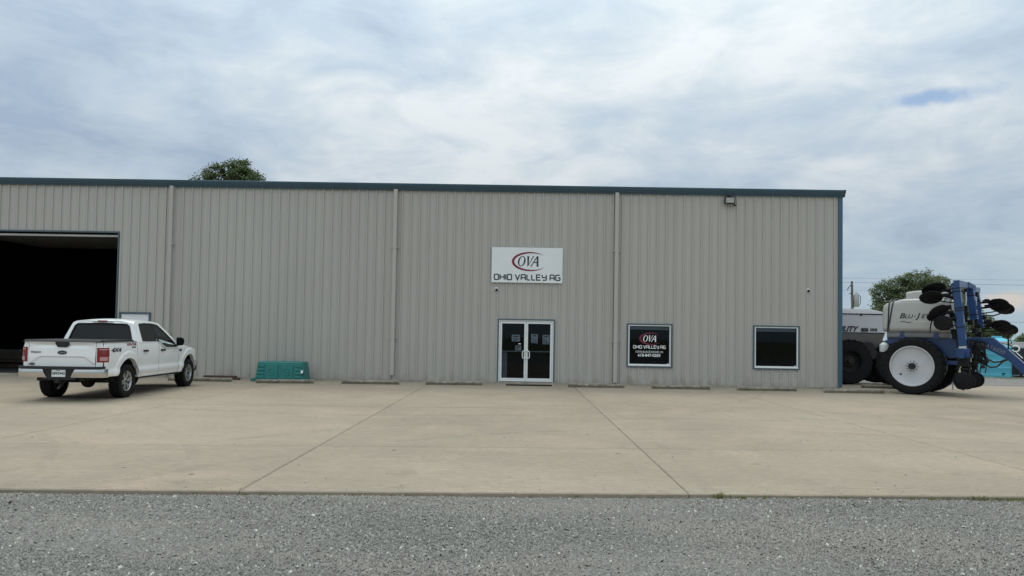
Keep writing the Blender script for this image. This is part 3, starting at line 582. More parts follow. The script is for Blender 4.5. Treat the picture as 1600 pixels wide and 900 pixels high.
for z in (.16, .28, .40, .52):
    for a_, b_ in ((.50, .745-.04*(z/.61)), (-.745+.04*(z/.61), -.51)): mb = MB(); on_face(mb, a_, b_, z-.04, z+.035, .018); mb.build('side_rib', M_TEAL, tub, bevel=.008)
mb = MB(); mb.box(-.86, .85, -.47, .47, .0, .05); mb.box(-.95, -.83, -.40, .1, .02, .09); mb.build('rim', M_TEAL, tub, bevel=.015)
mb = MB(); on_face(mb, .70, .77, .29, .38, .024); mb.build('sticker', M_WHT_INK, tub); mb = MB(); on_face(mb, .745, .80, .24, .36, .016); mb.build('patch', M_INK, tub)
# inside the dark workshop
pl = empty('wooden_pallet', (-20.55, 28.3, .0625), .05, 'dim stack of wooden pallets on the floor inside the dark doorway', 'pallet')
M_PAL = mat('pallet_wood', (.05, .037, .024), .85, 0, .3, 4.)
for lv in range(2):
    for y in (-.5, 0, .5): mb = MB(); mb.box(-1.3, 1.3, y-.05, y+.05, lv*.18+.02, lv*.18+.12); mb.build('runner', M_PAL, pl)
    for k in range(8): mb = MB(); x = -1.3+k*.35; mb.box(x, x+.15, -.6, .6, lv*.18+.121, lv*.18+.143); mb.build('plank', M_PAL, pl)
cb = empty('cardboard_box', (-20.5, 28.25, .386), .12, 'low cardboard box lying on the pallets in the dark doorway', 'box')
mb = MB(); mb.box(-1.0, .95, -.4, .4, 0, .34); mb.build('carton', mat('cardboard', (.05, .045, .032), .85, 0, .15, 3.), cb, bevel=.006); mb = MB(); mb.box(-.99, .94, -.03, .03, .341, .344); mb.build('tape', M_PAPER, cb)
# ================================================================== PICKUP TRUCK  (x forward from the rear axle, y left, z up)
trk = empty('pickup_truck', (-10.365, 17.20, 0), math.atan2(.998, -.057), 'white crew cab pickup truck parked facing the dark doorway', 'pickup truck'); trk.scale = (1, .972, 1)
PZ = [.40, .46, .55, .60, .66, .70, .74, .85, .95, 1.08, 1.18, 1.27, 1.33, 1.37]
PY = [.920, .938, .950, .974, .976, .962, .950, .959, .966, .966, .960, .948, .932, .912]
AX = (0., 3.68); RA = .535; WZ = .405
def side_y(x, z, flare=True):
    y = float(np.interp(z, PZ, PY))
    if x > 3.2: y -= .075*((x-3.2)/1.1)**2.2
    if flare:
        for xc in AX:
            r = math.hypot(x-xc, z-WZ-.02)
            if r < .72: q = min(1, max(0, (.72-r)/.05)); y += .024*q*q*(3-2*q)*(1 if z > .5 else .6)
    return y
def zb_arch(x, z0):
    for xc in AX:
        if abs(x-xc) < RA: return max(z0, WZ+.02+math.sqrt(RA*RA-(x-xc)**2))
    return z0
def stations(x0, x1):
    xs = set(np.round(np.arange(x0, x1, .06), 4)) | {x0, x1}
    for xc in AX:
        for k in range(29):
            x = round(xc-RA*math.cos(math.pi*k/28), 4)
            if x0 < x < x1: xs.add(x)
        for e in (-RA-.002, RA+.002):
            if x0 < xc+e < x1: xs.add(round(xc+e, 4))
        for q in (.58, .63, .68, .72):
            for sg_ in (-1, 1):
                if x0 < xc+sg_*q < x1: xs.add(round(xc+sg_*q, 4))
    return sorted(xs)
def panel(name, x0, x1, z0, zt, s, mt=M_PAINT, parent=trk, nz=30):
    mb = MB(); xs = stations(x0, x1); ts = np.linspace(0, 1, nz); n = nz+1; vs = []
    for x in xs:
        zb = zb_arch(x, z0(x)); top = zt(x); lip = .10 if zb > z0(x)+.01 else .05
        vs.append((x, s*(side_y(x, zb)-lip), zb))
        for t in ts: z = zb+(top-zb)*t; vs.append((x, s*side_y(x, z), z))
    mb.add(vs, [(i*n+j, (i+1)*n+j, (i+1)*n+j+1, i*n+j+1) for i in range(len(xs)-1) for j in range(n-1)])
    return mb.build(name, mt, parent, smooth=32)
def corner(a, z, s, off=0.):
    t = rad(a); yy = side_y(-.97, z, False)
    return (-.97-.155*math.cos(t)-off*math.cos(t), s*(.765+(yy-.765)*math.sin(t)+off*math.sin(t)), z)
XG, XS, XD = .445, 1.645, 2.885
belt = lambda x: float(np.interp(x, [0, 1.5, 1.68, 1.95, 2.1, 2.9], [1.33, 1.33, 1.30, 1.185, 1.165, 1.16]))
fend = lambda x: float(np.interp(x, [2.88, 3.3, 3.7, 4.0, 4.25], [1.205, 1.20, 1.17, 1.12, 1.06]))
rock = lambda x: .47
for s in (1, -1):
    bs = panel('bed_side', -.97, XG-.005, lambda x: .56, lambda x: 1.352, s)
    mb = MB(); mb.grid(lambda a, z: corner(a, z, s), np.linspace(0, 90, 13), np.linspace(.60, 1.352, 26)); mb.build('bed_corner', M_PAINT, bs, smooth=32)
    mb = MB(); mb.grid(lambda x, y: (x, s*y, 1.352+.012*(1-((y-.90)/.05)**2)), [-1.10, -.9, -.5, 0, XG-.005], [.85, .875, .90, .925, .95]); mb.build('bed_rail', M_BLACK, bs, smooth=60)
    if s < 0:
        text('lettering', '4X4', .125, M_INK, bs, frame3((-.62, s*(side_y(-.7, 1.17)+.004), 1.125), (1, 0, 0), (0, .06, 1)), shear=.25, sx=2.1, bold=.007)
        text('lettering', 'APACHE', .085, M_RED, bs, frame3((.15, s*(side_y(.1, 1.28)+.006), 1.262), (1, 0, 0), (0, .25, 1)), shear=.2, sx=1.5, bold=.004)
        text('lettering', 'SPRAYERS', .04, M_INK, bs, frame3((.25, s*(side_y(.2, 1.2)+.004), 1.205), (1, 0, 0), (0, .1, 1)), sx=1.1, bold=.002)
    fr = panel('fender', XD+.008, 4.25, lambda x: .47, fend, s)
    if s < 0:
        text('badge', 'XLT', .075, M_INK, fr, frame3((3.02, s*(side_y(3.0, 1.08)+.004), 1.06), (1, 0, 0), (0, .02, 1)), bold=.008, sx=1.3)
    for nm, a, b in (('rear_door', XG+.20, XS-.006), ('front_door', XS+.006, XD-.006)):
        d = panel(nm, a, b, rock, belt, s, nz=34); hx = .86 if nm == 'rear_door' else 1.86
        mb = MB(); y = side_y(hx, 1.115); mb.box(hx-.115, hx+.115, s*(y-.01), s*(y+.042), 1.092, 1.14); mb.build('handle', M_BLACK, d, bevel=.008)
    panel('cab_corner', XG+.005, XG+.197, rock, belt, s)
    mb = MB(); mb.box(XG+.12, XD+.20, s*.86, s*.945, .425, .475); mb.build('rocker', M_BLACK, trk, bevel=.01)
    # greenhouse side: white frame, glass, black pillar
    gy = lambda z: .943-.385*(z-1.33)-.16*max(0, z-1.62)**2+(.0 if z > 1.33 else -.10*(1.33-z)-.0)
    gf = lambda p: (p[0], s*gy(p[1]), p[1])
    outer = [(.470, 1.33), (.535, 1.60), (.585, 1.765), (.63, 1.82), (.74, 1.855), (1.0, 1.872), (1.35, 1.876), (1.65, 1.868), (1.90, 1.842), (2.03, 1.815), (2.36, 1.605), (2.70, 1.355), (2.885, 1.205), (2.885, 1.16), (2.1, 1.165), (1.95, 1.185), (1.68, 1.30), (1.5, 1.33), (1.0, 1.33)]
    dlo = [(.755, 1.36), (.80, 1.60), (.84, 1.765), (.88, 1.797), (1.2, 1.815), (1.55, 1.812), (1.80, 1.792), (1.93, 1.765), (2.28, 1.545), (2.60, 1.315), (2.70, 1.215), (2.66, 1.185), (2.13, 1.187), (1.98, 1.21), (1.72, 1.325), (1.53, 1.352), (1.0, 1.352)]
    mb = MB(); mb.poly(outer, [dlo], gf); ins = lambda p: (p[0], s*(gy(p[1])-.022), p[1]); n = len(dlo); mb.add([gf(p) for p in dlo]+[ins(p) for p in dlo], [(i, (i+1) % n, (i+1) % n+n, i+n) for i in range(n)])
    gs = mb.build('cab_side', M_PAINT, trk, smooth=25)
    g1 = [(.755, 1.36), (.80, 1.60), (.84, 1.765), (.88, 1.797), (1.2, 1.815), (1.55, 1.812), (1.60, 1.352), (1.53, 1.352), (1.0, 1.352)]
    g2 = [(1.71, 1.802), (1.80, 1.792), (1.93, 1.765), (2.28, 1.545), (2.60, 1.315), (2.70, 1.215), (2.66, 1.185), (2.13, 1.187), (1.98, 1.21), (1.735, 1.318)]
    bp = [(1.55, 1.812), (1.71, 1.802), (1.735, 1.318), (1.72, 1.325), (1.60, 1.346)]
    for nm, g_, mt, off in (('rear_side_window', g1, M_TGLASS, .016), ('front_side_window', g2, M_CABG, .016), ('door_pillar', bp, M_BLACK, .012)):
        mb = MB(); mb.poly(g_, (), lambda p, o=off: (p[0], s*(gy(p[1])-o), p[1])); mb.build(nm, mt, gs)
    mb = MB(); pr_ = [dlo[i] for i in range(n)]; mb.tube([(p[0], s*(gy(p[1])-.006), p[1]) for p in pr_+[pr_[0]]], .012, 6, cap=False); mb.build('window_seal', M_BLACK, gs, smooth=60)
    # mirror
    mb = MB()
    prof = [(0, -.115), (.05, -.12), (.085, -.07), (.09, .04), (.06, .10), (0, .115)]
    mb.box(2.62, 2.70, s*.90, s*1.03, 1.20, 1.245); mb.grid(lambda u, v: (2.60+.11*math.sin(math.pi*u)**.6*(1-.25*v*v) if 0 < u < 1 else 2.60, s*(1.10+.105*v), 1.335+.115*(2*u-1)*(1-.22*v*v*v*v)), np.linspace(0, 1, 13), np.linspace(-1, 1, 9)); mr = mb.build('mirror', M_BLACK, trk, smooth=50)
    mb = MB(); mb.box(2.592, 2.602, s*1.015, s*1.215, 1.235, 1.425); mb.build('mirror_glass', M_TGLASS, mr, bevel=.004)
    # wheel houses
    for xc in AX:
        mb = MB(); us = np.linspace(0, math.pi, 22); R = RA+.02; pt = lambda u, y: (xc-R*math.cos(u), s*y, WZ+.02+R*math.sin(u)); mb.grid(pt, us, [.60, .91]); c0 = [pt(u, .60) for u in us]; mb.add(c0+[(xc, s*.60, WZ)], [(i, i+1, 22) for i in range(21)]); mb.build('wheel_house', M_UNDER, trk, smooth=40)
    # lamps
    lamp = MB(); lamp.grid(lambda a, z: corner(a, z, s, .006), np.linspace(6, 90, 12), np.linspace(.895, 1.225, 8)); lamp.grid(lambda x, z: (x, s*(side_y(x, z, False)+.006), z), [-.97, -.945], np.linspace(.895, 1.225, 8)); lamp.grid(lambda x, z: (x, s*(side_y(x, z, False)+.006), z), [-.945, -.93], np.linspace(1.04, 1.225, 5))
    tl = lamp.build('tail_lamp', M_LAMP, trk, smooth=50)
    mb = MB(); mb.grid(lambda a, z: corner(a, z, s, .012), np.linspace(24, 80, 9), np.linspace(.93, 1.015, 4)); mb.build('reverse_lens', M_LAMPC, tl, smooth=50)
    mb = MB(); mb.grid(lambda a, z: corner(a, z, s, .012), np.linspace(20, 84, 9), np.linspace(1.175, 1.195, 2)); mb.build('lens_line', M_LAMPC, tl, smooth=50)
    mb = MB(); mb.grid(lambda u, z: (4.20+.22*u, s*(.90-.42*u**1.6), z+.06*(1-u)), np.linspace(0, 1, 8), np.linspace(.86, 1.0, 4)); mb.build('headlight', M_LAMPC, trk, smooth=50)
# tailgate with its shaped skin
def tg_x(y, z):
    ay = abs(y); x = -1.125
    x -= .022*np.clip((z-1.315)/.02, 0, 1)                                     # top lip
    top = np.clip((1.31-z)/.03, 0, 1)*np.clip((z-1.21)/.08, 0, 1)*np.clip((.74-ay)/.22, 0, 1); x += .030*top
    zc = 1.0 if ay < .50 else 1.0-.16*min(1, (ay-.50)/.22)
    x -= .016*np.clip((z-zc)/.022, 0, 1)*np.clip((1.22-z)/.2, 0, 1)
    return float(x)
mb = MB(); mb.grid(lambda y, z: (tg_x(y, z), y, z), np.linspace(-.757, .757, 61), sorted(set(list(np.linspace(.79, 1.36, 50))+[.98, .99, 1.0, 1.01, 1.02, 1.03])))
mb.grid(lambda y, x: (x, y, 1.36+.004), np.linspace(-.757, .757, 3), [-1.147, -1.08]); tgt = mb.build('tailgate', M_PAINT, trk, smooth=30)
mb = MB(); mb.prism([(.165, 1.368), (-.165, 1.368), (-.155, 1.30), (-.105, 1.235), (.105, 1.235), (.155, 1.30)], -1.152, -1.09, 'x'); h_ = mb.build('handle', M_BLACK, tgt, bevel=.008)
def oval(name, y, z, a, b, x, parent, s=None):
    mb = MB(); n = 28; mb.prism([(y+a*math.cos(2*math.pi*k/n), z+b*math.sin(2*math.pi*k/n)) for k in range(n)], x, x+.012, 'x'); o = mb.build(name, M_INK, parent)
    text('lettering', s or 'Ford', b*1.15, M_GREY, o, frame3((x-.001, y, z-b*.38), (0, -1, 0), (0, 0, 1)), shear=.35, sx=1.25); return o
oval('emblem', 0., 1.11, .105, .045, -1.146, tgt); oval('emblem', .675, .845, .062, .024, -1.137, tgt)
text('lettering', 'Grayson', .06, M_INK, tgt, frame3((-1.143, .60, 1.10), (0, -1, 0), (0, 0, 1)), shear=.3, sx=1.15, bold=.001)
mb = MB(); mb.prism([(-1.16, 1.35), (-1.12, 1.395), (.40, 1.40), (.43, 1.37), (.43, 1.34), (-1.10, 1.34)], -.865, .865, 'y'); mb.build('bed_cover', M_BLACK, trk, bevel=.006)
# rear bumper
def bx(y, z):
    ay = abs(y); x = -1.275+.05*(ay/.85)**2.5
    if ay > .85: q = (ay-.85)/.15; x = -1.225+.20*(1-math.sqrt(max(0, 1-q*q)))
    return x+.02*((z-.66)/.1)**2
bmp = empty('rear_bumper', parent=trk)
for s in (1, -1):
    mb = MB(); rows = np.linspace(.55, .742, 8)
    def yy(t, z): a = .27+.10*(z-.55)/.2; return s*(a+(1.0-a)*t)
    mb.grid(lambda t, z: (bx(yy(t, z), z), yy(t, z), z), list(np.linspace(0, .8, 9))+[.86, .91, .95, .98, 1.0], rows); mb.build('chrome_wing', M_CHROME, bmp, smooth=40)
mb = MB(); mb.grid(lambda y, z: (-1.245+.0*z, y, z), [-.38, .38], [.50, .742]); mb.box(-1.25, -1.10, -.34, .34, .50, .52); mb.build('step_recess', M_BLACK, bmp)
mb = MB(); ys = np.linspace(-.985, .985, 41); o_ = [(bx(y, .66)-.012, y, .744) for y in ys]; o2 = [(bx(y, .66)-.004, y, .795) for y in ys]; o3 = [(-1.02, y*.97, .80) for y in ys]; n = 41
mb.add(o_+o2+o3, [(i+r*n, i+1+r*n, i+1+(r+1)*n, i+(r+1)*n) for i in range(n-1) for r in range(2)]); mb.build('step_pad', M_BLACK, bmp, smooth=50)
mb = MB(); mb.box(-1.258, -1.25, -.155, .155, .565, .725); lp = mb.build('number_plate', M_WHITE, bmp, bevel=.003)
text('lettering', '2895942', .085, M_INK, lp, frame3((-1.2595, 0, .615), (0, -1, 0), (0, 0, 1)), bold=.002); text('lettering', 'Illinois', .03, M_INK, lp, frame3((-1.2595, 0, .70), (0, -1, 0), (0, 0, 1)))
mb = MB(); mb.box(-1.32, -1.0, -.04, .04, .43, .50); mb.box(-1.2, -1.1, -.16, .16, .46, .50); mb.build('tow_hitch', M_UNDER, trk, bevel=.006)
# cab back, roof, windscreen
ry = lambda z: .943-.385*(z-1.33)-.16*max(0, z-1.62)**2
rx = lambda y, z: .470+.115*(z-1.33)/.435-.035*(1-(y/.9)**2)
ob = [(-ry(1.33), 1.33), (ry(1.33), 1.33), (ry(1.6), 1.6), (ry(1.765), 1.765), (ry(1.80)-.02, 1.82), (0.45, 1.862), (0, 1.872), (-.45, 1.862), (-ry(1.80)+.02, 1.82), (-ry(1.765), 1.765), (-ry(1.6), 1.6)]
def roundrect(hb, ht, z0, z1, r=.05):
    return [(-hb+r, z0), (0, z0), (hb-r, z0), (hb-.012, z0+.02), (hb-.015, z0+r), ((hb+ht)/2, (z0+z1)/2), (ht+.01, z1-r), (ht-r, z1-.004), (0, z1+.012), (-ht+r, z1-.004), (-ht-.01, z1-r), (-(hb+ht)/2, (z0+z1)/2), (-hb+.015, z0+r), (-hb+.012, z0+.02)]
gl = roundrect(.80, .665, 1.345, 1.785)
mb = MB(); mb.poly(ob, [gl], lambda p: (rx(p[0], p[1]), p[0], p[1])); cb_ = mb.build('cab_back', M_PAINT, trk, smooth=30)
mb = MB(); mb.poly(gl, (), lambda p: (rx(p[0], p[1])+.008, p[0], p[1])); mb.build('rear_window', M_TGLASS, cb_)
mb = MB(); mb.tube([(rx(*p)-.002, p[0], p[1]) for p in gl+[gl[0]]], .018, 6, cap=False); mb.build('window_seal', M_BLACK, cb_, smooth=60)
zr = lambda x: float(np.interp(x, [.585, .63, .74, 1.0, 1.35, 1.65, 1.90, 2.03], [1.765, 1.82, 1.855, 1.872, 1.876, 1.868, 1.842, 1.815]))
mb = MB(); mb.grid(lambda x, v: (x+(-.035*(1-v*v) if x < .7 else .10*(1-v*v)*max(0, (x-1.6)/.43)), v*(ry(zr(x))), zr(x)+.055*(1-v*v)*min(1, .55+(x-.58)*2)), [.585, .605, .63, .68, .74, .86, 1.0, 1.2, 1.35, 1.5, 1.65, 1.78, 1.90, 1.97, 2.03], np.linspace(-1, 1, 25)); rf = mb.build('roof', M_PAINT, trk, smooth=50)
mb = MB(); mb.box(.548, .60, -.115, .115, 1.835, 1.872); mb.build('brake_lamp', M_LAMP, rf, bevel=.006)
mb = MB(); mb.box(.553, .61, -.26, -.118, 1.838, 1.868); mb.box(.553, .61, .118, .26, 1.838, 1.868); mb.build('cargo_lamp', M_WHITE, rf, bevel=.006)
mb = MB(); mb.grid(lambda u, v: (2.03+.10*(1-v*v)+u*(.855+.10*(1-v*v)), v*((1-u)*ry(1.815)+u*.925), 1.815+.055*(1-v*v)-u*(.60)-.02*u*(1-v*v)), np.linspace(0, 1, 9), np.linspace(-1, 1, 13)); mb.build('windscreen', M_CABG, trk, smooth=50)
mb = MB(); mb.grid(lambda x, v: (x+.13*(1-v*v)*max(0, (x-3.6)/.65), v*(side_y(x, fend(x), False)-.02), fend(x)+.085*(1-v*v)**.7+.012*math.exp(-((abs(v)-.62)/.08)**2)), [2.89, 3.1, 3.3, 3.5, 3.7, 3.85, 4.0, 4.1, 4.2, 4.25], np.linspace(-1, 1, 31)); mb.build('hood', M_PAINT, trk, smooth=50)
mb = MB(); mb.box(4.22, 4.40, -.60, .60, .72, 1.08); mb.build('grille', M_BLACK, trk, bevel=.05)
mb = MB(); ys = np.linspace(-.96, .96, 25); mb.grid(lambda y, z: (4.52-.28*(abs(y)/.96)**3+(-.03*abs(z-.6)/.15), y, z), ys, np.linspace(.45, .74, 6)); mb.grid(lambda y, x: (x if x < 4.3 else 4.49-.28*(abs(y)/.96)**3, y, .745), ys, [4.2, 4.31]); mb.build('front_bumper', M_CHROME, trk, smooth=40)
# inside and underneath
mb = MB(); mb.box(.50, 2.95, -.86, .86, .50, 1.06); mb.box(.62, 3.1, -.55, .55, .60, .95); mb.box(2.55, 2.95, -.84, .84, 1.0, 1.20); mb.box(XG+.02, 2.87, -.915, -.88, .52, 1.12); mb.box(XG+.02, 2.87, .88, .915, .52, 1.12); mb.build('cabin', M_UNDER, trk)
for x, w in ((.80, 1.5), (1.75, .55), (1.75, -.55)):
    for yc in ((0,) if w == 1.5 else (math.copysign(.42, w),)):
        mb = MB(); w_ = abs(w); mb.box(x, x+.5, yc-w_/2, yc+w_/2, .98, 1.10); mb.box(x-.06, x+.10, yc-w_/2, yc+w_/2, 1.05, 1.50); mb.box(x-.05, x+.05, yc-.13, yc+.13, 1.52, 1.68); mb.build('seat', M_BLACK, trk, bevel=.03)
mb = MB(); mb.lathe([(.17, .0), (.185, .012), (.2, 0), (.185, -.012), (.17, 0)], (2.42, .42, 1.22), (-1, 0, .5), 28); mb.build('steering_wheel', M_BLACK, trk, smooth=60)
mb = MB(); mb.box(-1.08, XG-.02, -.90, .90, 1.0, 1.33); mb.box(-1.08, -.58, -.92, .92, .62, 1.0); mb.box(.57, .60, -.9, .9, .62, 1.3); mb.box(-.6, .6, -.58, .58, .70, 1.0); mb.box(2.95, 3.12, -.88, .88, .50, 1.12); mb.box(3.1, 4.2, -.58, .58, .55, 1.10)
for y in (-.46, .46): mb.box(-1.15, 4.25, y-.05, y+.05, .47, .62)
mb.box(1.0, 3.0, -.35, .2, .40, .55); mb.build('chassis', M_UNDER, trk)
mb = MB(); mb.tube([(0, -.74, WZ), (0, .74, WZ)], .055, 10); mb.lathe([(0, -.17), (.10, -.15), (.155, -.06), (.165, .02), (.12, .11), (0, .15)], (0, 0, WZ-.01), (1, 0, 0), 18); mb.tube([(3.68, -.74, WZ), (3.68, .74, WZ)], .055, 10); mb.build('axle', M_UNDER, trk, smooth=40)
mb = MB(); mb.tube([(2.2, -.3, .45), (.75, -.42, .45), (.25, -.60, .56), (-.35, -.60, .52), (-.62, -.70, .47), (-.82, -.86, .455)], .038, 10); mb.build('exhaust_pipe', M_STEEL, trk, smooth=50)
mb = MB(); mb.lathe([(.10, .48), (.33, .46), (.36, .51), (.36, .60), (.33, .66), (.1, .66)], (-.68, .0, 0), (0, 0, 1), 26); mb.build('spare_wheel', M_RUBBER, trk, smooth=40)
# wheels
def road_wheel():
    w = empty('wheel', parent=trk)
    pf = [(.238, -.115), (.29, -.137), (.35, -.137), (.385, -.125), (.400, -.108)]
    for a in np.linspace(-.10, .10, 6): pf += [(.405, a-.014), (.405, a+.012), (.397, a+.014), (.397, a+.018)]
    pf += [(.400, .122), (.385, .131), (.35, .139), (.325, .141), (.29, .137), (.245, .118), (.238, .11)]
    mb = MB(); mb.lathe(pf, (0, 0, 0), (0, 1, 0), 56)
    for k in range(44):
        for sd_ in (-1, 1):
            a = 2*math.pi*(k+.25*sd_)/44; mb.beam(Vector((.396*math.cos(a), sd_*.085, .396*math.sin(a))), Vector((.388*math.cos(a+.03), sd_*.134, .388*math.sin(a+.03))), .03, .02, (math.cos(a), 0, math.sin(a)))
    put('tyre', mb.mesh('tyre', M_RUBBER, 35), w)
    mb = MB(); mb.lathe([(.205, -.10), (.225, -.11), (.238, -.10), (.222, -.02), (.215, .06), (.232, .108), (.245, .118), (.247, .108), (.236, .098)], (0, 0, 0), (0, 1, 0), 48)
    for k in range(6):
        for e in (-.16, .16):
            a = 2*math.pi*k/6; d0 = Vector((math.cos(a+e*.55), 0, math.sin(a+e*.55))); d1 = Vector((math.cos(a+e), 0, math.sin(a+e))); mb.beam(d0*.055+Vector((0, .072, 0)), d1*.228+Vector((0, .092, 0)), .034, .035, (0, 1, 0))
    mb.lathe([(0, .098), (.045, .096), (.055, .085), (.085, .08), (.09, .05)], (0, 0, 0), (0, 1, 0), 24); put('rim', mb.mesh('rim', M_ALLOY, 30), w)
    mb = MB(); mb.lathe([(0, -.02), (.20, -.02), (.20, -.03)], (0, 0, 0), (0, 1, 0), 32); put('brake_disc', mb.mesh('brake_disc', M_STEEL, 30), w)
    mb = MB(); mb.lathe([(0, .104), (.038, .102), (.042, .094)], (0, 0, 0), (0, 1, 0), 20); put('hub_cap', mb.mesh('hub_cap', M_BLACK, 30), w)
    return w
w0 = road_wheel(); first = True
for x in AX:
    for s in (1, -1):
        w_ = w0 if first else copy_tree(w0, trk); first = False; w_.location = (x, s*.815, WZ); w_.rotation_euler = (0, random.uniform(0, 6), 0 if s > 0 else math.pi)
# ================================================================== LIQUID APPLICATOR  (x towards the tongue, y away from the camera, z up)
PHI = rad(42); AP0 = Vector((12.51, 22.66, 0)); AU = Vector((math.cos(PHI), -math.sin(PHI), 0)); AW = Vector((math.sin(PHI), math.cos(PHI), 0))
app = empty('field_applicator', AP0, -PHI, 'blue field applicator with pale tank, big white rimmed wheels and folded disc arms', 'farm machine')
def farm_wheel(parent, x, y, R, rr, w, rim_mat, lugs=26, dish=.05, bolt_mat=None):
    """tyre centre plane at y, outer face towards -y"""
    q = empty('wheel', (x, y, R), parent=parent); h = w/2
    pf = [(rr, -h*.80), (rr+.03, -h*.92), (rr+(R-rr)*.45, -h), (R*.945, -h*.93), (R*.975, -h*.80), (R*.985, -h*.4), (R*.985, h*.4), (R*.975, h*.8), (R*.945, h*.93), (rr+(R-rr)*.45, h), (rr+.03, h*.92), (rr, h*.8)]
    mb = MB(); mb.lathe(pf, (0, 0, 0), (0, 1, 0), 64); put('tyre', mb.mesh('tyre', M_RUBBER, 35), q)
    mb = MB()
    for k in range(lugs):
        for s in (-1, 1):
            a = 2*math.pi*(k+.25*s)/lugs; b = a+.16; e = lambda t, rad_, yy: Vector((rad_*math.cos(t), yy, rad_*math.sin(t)))
            mb.beam(e(b, R*.972, 0), e(a, R*.968, s*h*.86), .05, .06, (math.cos(a), 0, math.sin(a))); mb.beam(e(a, R*.968, s*h*.84), e(a-.02, R*.90, s*h*1.0), .05, .035, (math.cos(a), 0, math.sin(a)))
    tag(put('tread_lugs', mb.mesh('tread_lugs', M_RUBBER), q), kind='stuff')
    mb = MB(); mb.lathe([(rr+.004, -h*.80), (rr+.018, -h*.90), (rr+.010, -h*.97), (rr-.018, -h*.95), (rr-.035, -h*.80), (rr-.05, -h*.66), (rr*.80, -h*.66+dish*.3), (.24, -h*.66+dish), (.20, -h*.72+dish), (0, -h*.72+dish)], (0, 0, 0), (0, 1, 0), 64)
    mb.lathe([(rr+.004, h*.80), (rr+.01, h*.95), (rr-.03, h*.85), (rr-.05, .0), (0, .02)], (0, 0, 0), (0, 1, 0), 48); put('rim', mb.mesh('rim', rim_mat, 30), q)
    yh = -h*.72+dish; mb = MB(); mb.lathe([(.0, yh-.12), (.075, yh-.12), (.098, yh-.10), (.105, yh+.01)], (0, 0, 0), (0, 1, 0), 24); put('hub', mb.mesh('hub', M_BLACK, 30), q)
    bolt = MB(); bolt.lathe([(0, -.03), (.014, -.03), (.016, .01)], (0, 0, 0), (0, 1, 0), 6); bme = bolt.mesh('wheel_bolt', bolt_mat or M_STEEL)
    for k in range(10): put('wheel_bolt', bme, q, (.158*math.cos(k*.6283), yh, .158*math.sin(k*.6283)))
    return q, yh
nw, yh = farm_wheel(app, .02, .22, .90, .625, .44, M_RIMW)
mb = MB(); mb.lathe([(0, -.004), (.03, -.004), (.032, .01)], (-.33, -.22*.66+.018, -.27), (0, 1, 0), 14); mb.build('valve_hole', M_DARK, nw)
mb = MB(); mb.tube([(0, yh, 0), (0, yh+.05, 0)], .01); fw = copy_tree(nw, app); fw.location = (.02, 2.18, .90); fw.rotation_euler = (0, .4, math.pi)
TB = M_TANK
def rrect(yc, hw, z0, z1, r, n=7):
    """rounded section in (y,z)"""
    P = []
    for (cy, cz, a0) in ((yc+hw-r, z1-r, 0), (yc-hw+r, z1-r, 90), (yc-hw+r, z0+r, 180), (yc+hw-r, z0+r, 270)):
        P += [(cy+r*math.cos(rad(a0+90*k/n)), cz+r*math.sin(rad(a0+90*k/n))) for k in range(n+1)]
    return P
def loft(sections):
    """sections: (x, [(y,z)..])"""
    mb = MB(); n = len(sections[0][1]); mb.v = [(x, y, z) for x, s in sections for y, z in s]
    mb.f = [(i*n+k, i*n+(k+1) % n, (i+1)*n+(k+1) % n, (i+1)*n+k) for i in range(len(sections)-1) for k in range(n)]+[tuple(range(n)), tuple(range(len(mb.v)-n, len(mb.v)))]
    return mb
YC = 1.20
secs = []
for x, i_, z0, z1 in ((-.93, .10, 2.10, 2.70), (-.915, .05, 2.02, 2.80), (-.88, .0, 1.985, 2.87), (-.80, -.02, 1.97, 2.93), (-.45, -.03, 1.97, 3.03), (-.28, -.03, 1.97, 3.06), (.5, -.03, 1.97, 3.07), (.80, -.03, 1.97, 3.06), (.95, -.02, 1.97, 3.03), (1.02, .02, 1.99, 2.96), (1.06, .08, 2.06, 2.86)):
    secs.append((x, [(y, z) for y, z in rrect(YC, .88-i_, z0, z1, .17-max(0, i_)*.3)]))
tk = loft(secs).build('tank', TB, app, smooth=40)
dome = loft([(-.285, rrect(YC, .55, 2.95, 3.26, .06, 4)), (-.27, rrect(YC, .60, 2.9, 3.29, .06, 4)), (.0, rrect(YC, .63, 2.9, 3.325, .06, 4)), (.42, rrect(YC, .63, 2.9, 3.335, .06, 4)), (.72, rrect(YC, .60, 2.9, 3.31, .06, 4)), (.75, rrect(YC, .55, 2.95, 3.28, .06, 4))]); dome.build('dome', TB, tk, smooth=40)
mb = MB(); mb.lathe([(0, 3.40), (.20, 3.40), (.22, 3.38), (.22, 3.30)], (.33, YC, 0), (0, 0, 1), 24); mb.build('lid', TB, tk, smooth=40)
mb = MB(); mb.box(-.83, .95, .288, .30, 2.985, 3.0); mb.build('mould_line', TB, tk)
sk = loft([(-.80, rrect(YC, .80, 1.80, 1.99, .05, 3)), (.98, rrect(YC, .80, 1.80, 1.99, .05, 3))]); sk.build('sump', M_TARP, tk, smooth=30)
def strap(x0, x1): 
    P = [(x1, YC, 3.075), (x1, .60, 3.07), (x1-.01, .40, 3.01), (x1-.02, .30, 2.90), (x0, .283, 1.98)]
    P = [(p[0], p[1]-.012, p[2]+.006) for p in P]; mb = MB()
    for a, b in zip(P[:-1], P[1:]): mb.beam(a, b, .035, .012, (0, -1, .3))
    mb.build('tank_strap', M_BLACK, app)
strap(-.735, -.57); strap(-.74, -.68)
